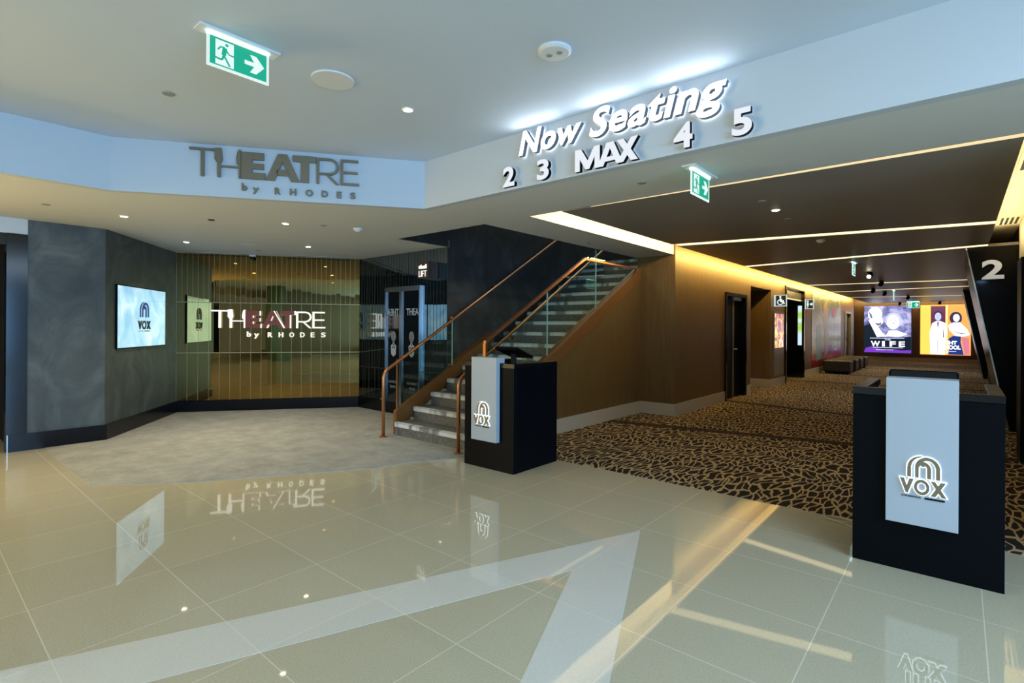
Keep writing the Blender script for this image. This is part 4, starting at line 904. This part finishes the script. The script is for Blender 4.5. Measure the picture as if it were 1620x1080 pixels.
mb = MB(); PC.rect(mb, 24.56, 25.86, 0.01, 2.06, -0.10, -0.06); lf3 = mb.build('leaf', M['black_gloss'], d3)
mb = MB(); mb.tube([PC.p(25.7, 1.0, -0.06), PC.p(25.7, 1.0, -0.01), PC.p(25.55, 1.0, -0.01)], 0.012, 8); mb.build('lever_handle', M['chrome'], lf3)
# ottomans
ot0 = None
for i, (y, lb) in enumerate(((19.35, 'black leather bench seat nearest the foyer in front of the mural'), (20.60, 'black leather bench seat, second from the foyer'), (21.70, 'black leather bench seat, third from the foyer'), (22.85, 'black leather bench seat nearest the far posters'))):
    if ot0 is None:
        ot0 = thing('bench_seat', lb, 'bench', (-2.98, y, 0.006), 'black bench seats by the mural')
        MB().box(-3.35, -2.60, y-0.0, y+0.72, 0.07, 0.42).build('cushion', M['leather'], ot0, bevel=0.045, segs=4)
        MB().box(-3.29, -2.66, y+0.05, y+0.67, 0.006, 0.08).build('plinth', M['black_matte'], ot0)
    else: dup(ot0, (-2.98, y, 0.006), lb)
# end posters
PE = Plane((0, 28.985), (1, 0), (0, -1))
def E(name, rgb, s): return led(name, rgb, s)
_nm = poster_mat('slate_cloud_print', [(0.32, (56, 62, 112)), (0.5, (128, 130, 186)), (0.66, (214, 210, 244))], (1.6, 1, 2.2), 1.25, 5)
po = thing('film_poster', 'large backlit purple THE WIFE poster on the corridor end wall', 'poster', (-2.48, 29, 0.4), 'backlit film posters')
mb = MB(); PE.rect(mb, -3.34, -1.62, 0.37, 2.49, 0.0, 0.05); mb.build('light_box', _nm, po)
mb = MB(); PE.poly(mb, [(-3.34, .37), (-1.62, .37), (-1.62, 1.12), (-2.2, 1.05), (-2.7, 1.1), (-2.95, 1.75), (-3.34, 1.6)], .05, .055); mb.build('dark_print', E('poster_navy', (16, 34, 52), 1.0), po)
M['p_white'] = E('poster_white', (250, 250, 255), 1.8); M['p_pale'] = E('poster_pale', (196, 200, 236), 1.3); M['p_violet'] = E('poster_violet', (120, 60, 190), 1.2)
def ell(pl_, mb, cx, cz, rx, rz, w0, w1, n=24, rot=0):
    c, s = math.cos(rot), math.sin(rot)
    pl_.poly(mb, [(cx+rx*math.cos(2*math.pi*i/n)*c-rz*math.sin(2*math.pi*i/n)*s, cz+rx*math.cos(2*math.pi*i/n)*s+rz*math.sin(2*math.pi*i/n)*c) for i in range(n)], w0, w1)
mb = MB(); ell(PE, mb, -2.93, 2.12, .27, .32, .055, .06); ell(PE, mb, -2.80, 1.80, .17, .20, .055, .06); PE.poly(mb, [(-3.18, 1.86), (-3.02, 1.90), (-2.55, 1.12), (-2.85, 1.08)], .055, .06); mb.build('figure_print', M['p_white'], po)
mb = MB(); ell(PE, mb, -2.25, 1.82, .30, .36, .055, .058); mb.build('hair_print', M['p_pale'], po)
mb = MB(); ell(PE, mb, -2.26, 1.76, .22, .32, .058, .061); PE.poly(mb, [(-2.55, 1.12), (-2.40, 1.38), (-2.1, 1.38), (-1.75, 1.22), (-2.05, 1.10)], .055, .06); mb.build('figure_print', M['p_white'], po)
mb = MB(); ell(PE, mb, -2.34, 1.82, .035, .018, .061, .063); ell(PE, mb, -2.17, 1.82, .035, .018, .061, .063); ell(PE, mb, -2.25, 1.60, .05, .015, .061, .063); PE.poly(mb, [(-2.25, 1.79), (-2.21, 1.68), (-2.26, 1.68)], .061, .063); mb.build('face_print', E('poster_face_shade', (150, 146, 190), 1.0), po)
mb = MB(); ell(PE, mb, -2.86, 2.00, .03, .016, .06, .063); ell(PE, mb, -2.72, 1.99, .025, .014, .06, .063); PE.poly(mb, [(-2.92, 1.74), (-2.80, 1.70), (-2.68, 1.76), (-2.70, 1.66), (-2.80, 1.60), (-2.90, 1.66)], .06, .063); PE.poly(mb, [(-3.18, 2.28), (-3.05, 2.10), (-3.02, 1.92), (-3.10, 1.95)], .06, .063); PE.poly(mb, [(-2.75, 1.62), (-2.60, 1.72), (-2.52, 1.60), (-2.62, 1.44)], .06, .063); mb.build('face_print', E('poster_slate_shade', (110, 112, 160), 1.0), po)
mb = MB(); PE.poly(mb, [(-3.34, .39), (-3.28, .58), (-3.05, .66), (-2.8, .56), (-2.5, .47), (-2.2, .55), (-1.95, .50), (-1.62, .52), (-1.62, .39)], .056, .060); mb.build('flower_print', M['p_violet'], po)
text_mb('THE', PE, -2.58, -2.34, .93, 1.01, .06, .064, offset=.02).build('title', M['p_pale'], po)
for ch, a in (('W', -3.08), ('I', -2.66), ('F', -2.38), ('E', -2.05)):
    text_mb(ch, PE, a, a+(.34 if ch == 'W' else .10 if ch == 'I' else .22), .66, .90, .062, .067, offset=.03).build('title', M['p_white'], po)
mb = MB(); PE.rect(mb, -3.12, -1.85, 1.02, 1.05, .061, .064); PE.rect(mb, -3.0, -1.9, .60, .63, .061, .064); PE.rect(mb, -2.9, -2.25, .50, .53, .061, .064); mb.build('credits_print', M['p_pale'], po)
pn = thing('film_poster', 'large backlit orange NIGHT SCHOOL poster on the corridor end wall', 'poster', (-0.45, 29, 0.38), 'backlit film posters')
mb = MB(); PE.rect(mb, -1.30, 0.36, 0.36, 2.50, 0.0, 0.05); mb.build('light_box', E('poster_orange', (250, 172, 88), 1.25), pn)
mb = MB(); PE.rect(mb, -1.29, -.95, .38, 2.48, .05, .053); mb.build('locker_print', E('poster_yellow', (255, 205, 90), 1.4), pn)
mb = MB(); PE.rect(mb, -.94, -.46, 1.0, 2.44, .05, .053); mb.build('doorway_print', E('poster_plum', (104, 50, 92), 1.1), pn)
mb = MB(); PE.rect(mb, -.44, -.38, .4, 2.48, .05, .054); mb.build('edge_print', E('poster_pale_yellow', (255, 232, 150), 1.4), pn)
mb = MB(); ell(PE, mb, -.70, 2.03, .145, .20, .053, .056); mb.build('hair_print', E('poster_dark_brown', (60, 40, 70), 1), pn)
mb = MB(); ell(PE, mb, -.70, 1.99, .11, .17, .056, .059); mb.build('face_print', M['p_pale'], pn)
mb = MB(); PE.poly(mb, [(-.95, .38), (-.98, 1.3), (-.90, 1.70), (-.76, 1.80), (-.62, 1.80), (-.44, 1.70), (-.40, 1.3), (-.48, .9), (-.46, .38)], .056, .060); mb.build('suit_print', M['p_white'], pn)
mb = MB(); ell(PE, mb, -.12, 1.92, .20, .27, .053, .056); mb.build('hair_print', E('poster_dark_hair', (62, 50, 86), 1), pn)
mb = MB(); ell(PE, mb, -.10, 1.93, .105, .16, .056, .060); PE.poly(mb, [(-.36, 1.62), (-.2, 1.74), (.02, 1.74), (.25, 1.45), (.33, 1.22), (.1, 1.14), (-.15, 1.18), (-.33, 1.42)], .056, .060); mb.build('figure_print', M['p_white'], pn)
mb = MB(); PE.poly(mb, [(-.36, 1.05), (-.2, 1.18), (.05, 1.16), (.04, .9), (.14, .38), (-.36, .38), (-.30, .8)], .053, .057); mb.build('skirt_print', E('poster_blue', (30, 60, 130), 1.1), pn)
mb = MB(); PE.poly(mb, [(.06, 1.14), (.30, 1.08), (.33, .40), (.16, .38)], .053, .056); mb.build('shade_print', E('poster_pink', (230, 130, 150), 1.1), pn)
mb = MB()
for cx, cz in ((-.70, 2.01), (-.10, 1.95)):
    for dx in (-.045, .045): ell(PE, mb, cx+dx, cz+.02, .018, .012, .060, .063, 10)
    ell(PE, mb, cx, cz-.075, .03, .010, .060, .063, 10)
PE.poly(mb, [(-.74, 1.80), (-.70, 1.45), (-.66, 1.80), (-.70, 1.74)], .060, .063); PE.poly(mb, [(-.52, 1.62), (-.50, 1.1), (-.54, 1.1)], .060, .063); PE.poly(mb, [(-.33, 1.42), (.1, 1.28), (.30, 1.30), (.08, 1.24)], .060, .063); PE.rect(mb, -.715, -.700, .40, 1.0, .060, .063)
mb.build('face_print', E('poster_line_shade', (120, 96, 116), 0.9), pn)
text_mb('NIGHT', PE, -.68, -.08, .80, .96, .061, .066, offset=.04).build('title', M['p_white'], pn)
text_mb('SCHOOL', PE, -.68, .04, .60, .77, .061, .066, offset=.04).build('title', M['p_white'], pn)
mb = MB(); PE.rect(mb, -.6, -.1, .50, .53, .061, .064); mb.build('credits_print', M['p_pale'], pn)

# portals on the right
def portal(yf, depth, label):
    o = thing('cinema_portal', label, 'portal', (0.3, yf, 0), 'slanted black cinema portals')
    prof = [(0.07, ZC), (0.615, ZC), (0.615, 0.0065), (0.53, 0.0065)]
    mb = MB(); mb.prism([(x, yf, z) for x, z in prof], (0, depth, 0)); mb.build('slanted_panel', M['portal_black'], o)
    mb = MB(); mb.prism([(0.062, yf-0.006, ZC-0.01), (0.078, yf-0.006, ZC-0.01), (0.538, yf-0.006, 0.0065), (0.522, yf-0.006, 0.0065)], (0, 0.02, 0)); mb.build('edge_glint', M['chrome'], o)  # chrome strip stands in for the bright reflection along the glossy edge
    return o
p1 = portal(10.06, 3.2, 'tall black slanted portal with the numeral 2, right of the corridor')
portal(20.5, 2.8, 'black slanted portal further along, before the orange poster')
PP = Plane((0, 10.06), (1, 0), (0, -1))
n2 = thing('screen_number_sign', 'chrome outlined numeral 2 mounted on the slanted black portal', 'sign', (0.36, 10.06, 2.14))
text_mb('2', PP, 0.235, 0.470, 2.13, 2.40, 0.01, 0.10, offset=.03).build('numeral', mat('pale_metal_numeral', (205, 210, 214), 0.25, 0.6, emit=(200, 215, 235), es=0.25), n2, sides=(M['black_gloss'], (0, -1, 0)))
l = area('numeral_glow', (0.24, 9.9, 2.12), (0.30, 10.06, 1.0), 0.1, 0.05, 0.8, (0.3, 0.6, 1.0))
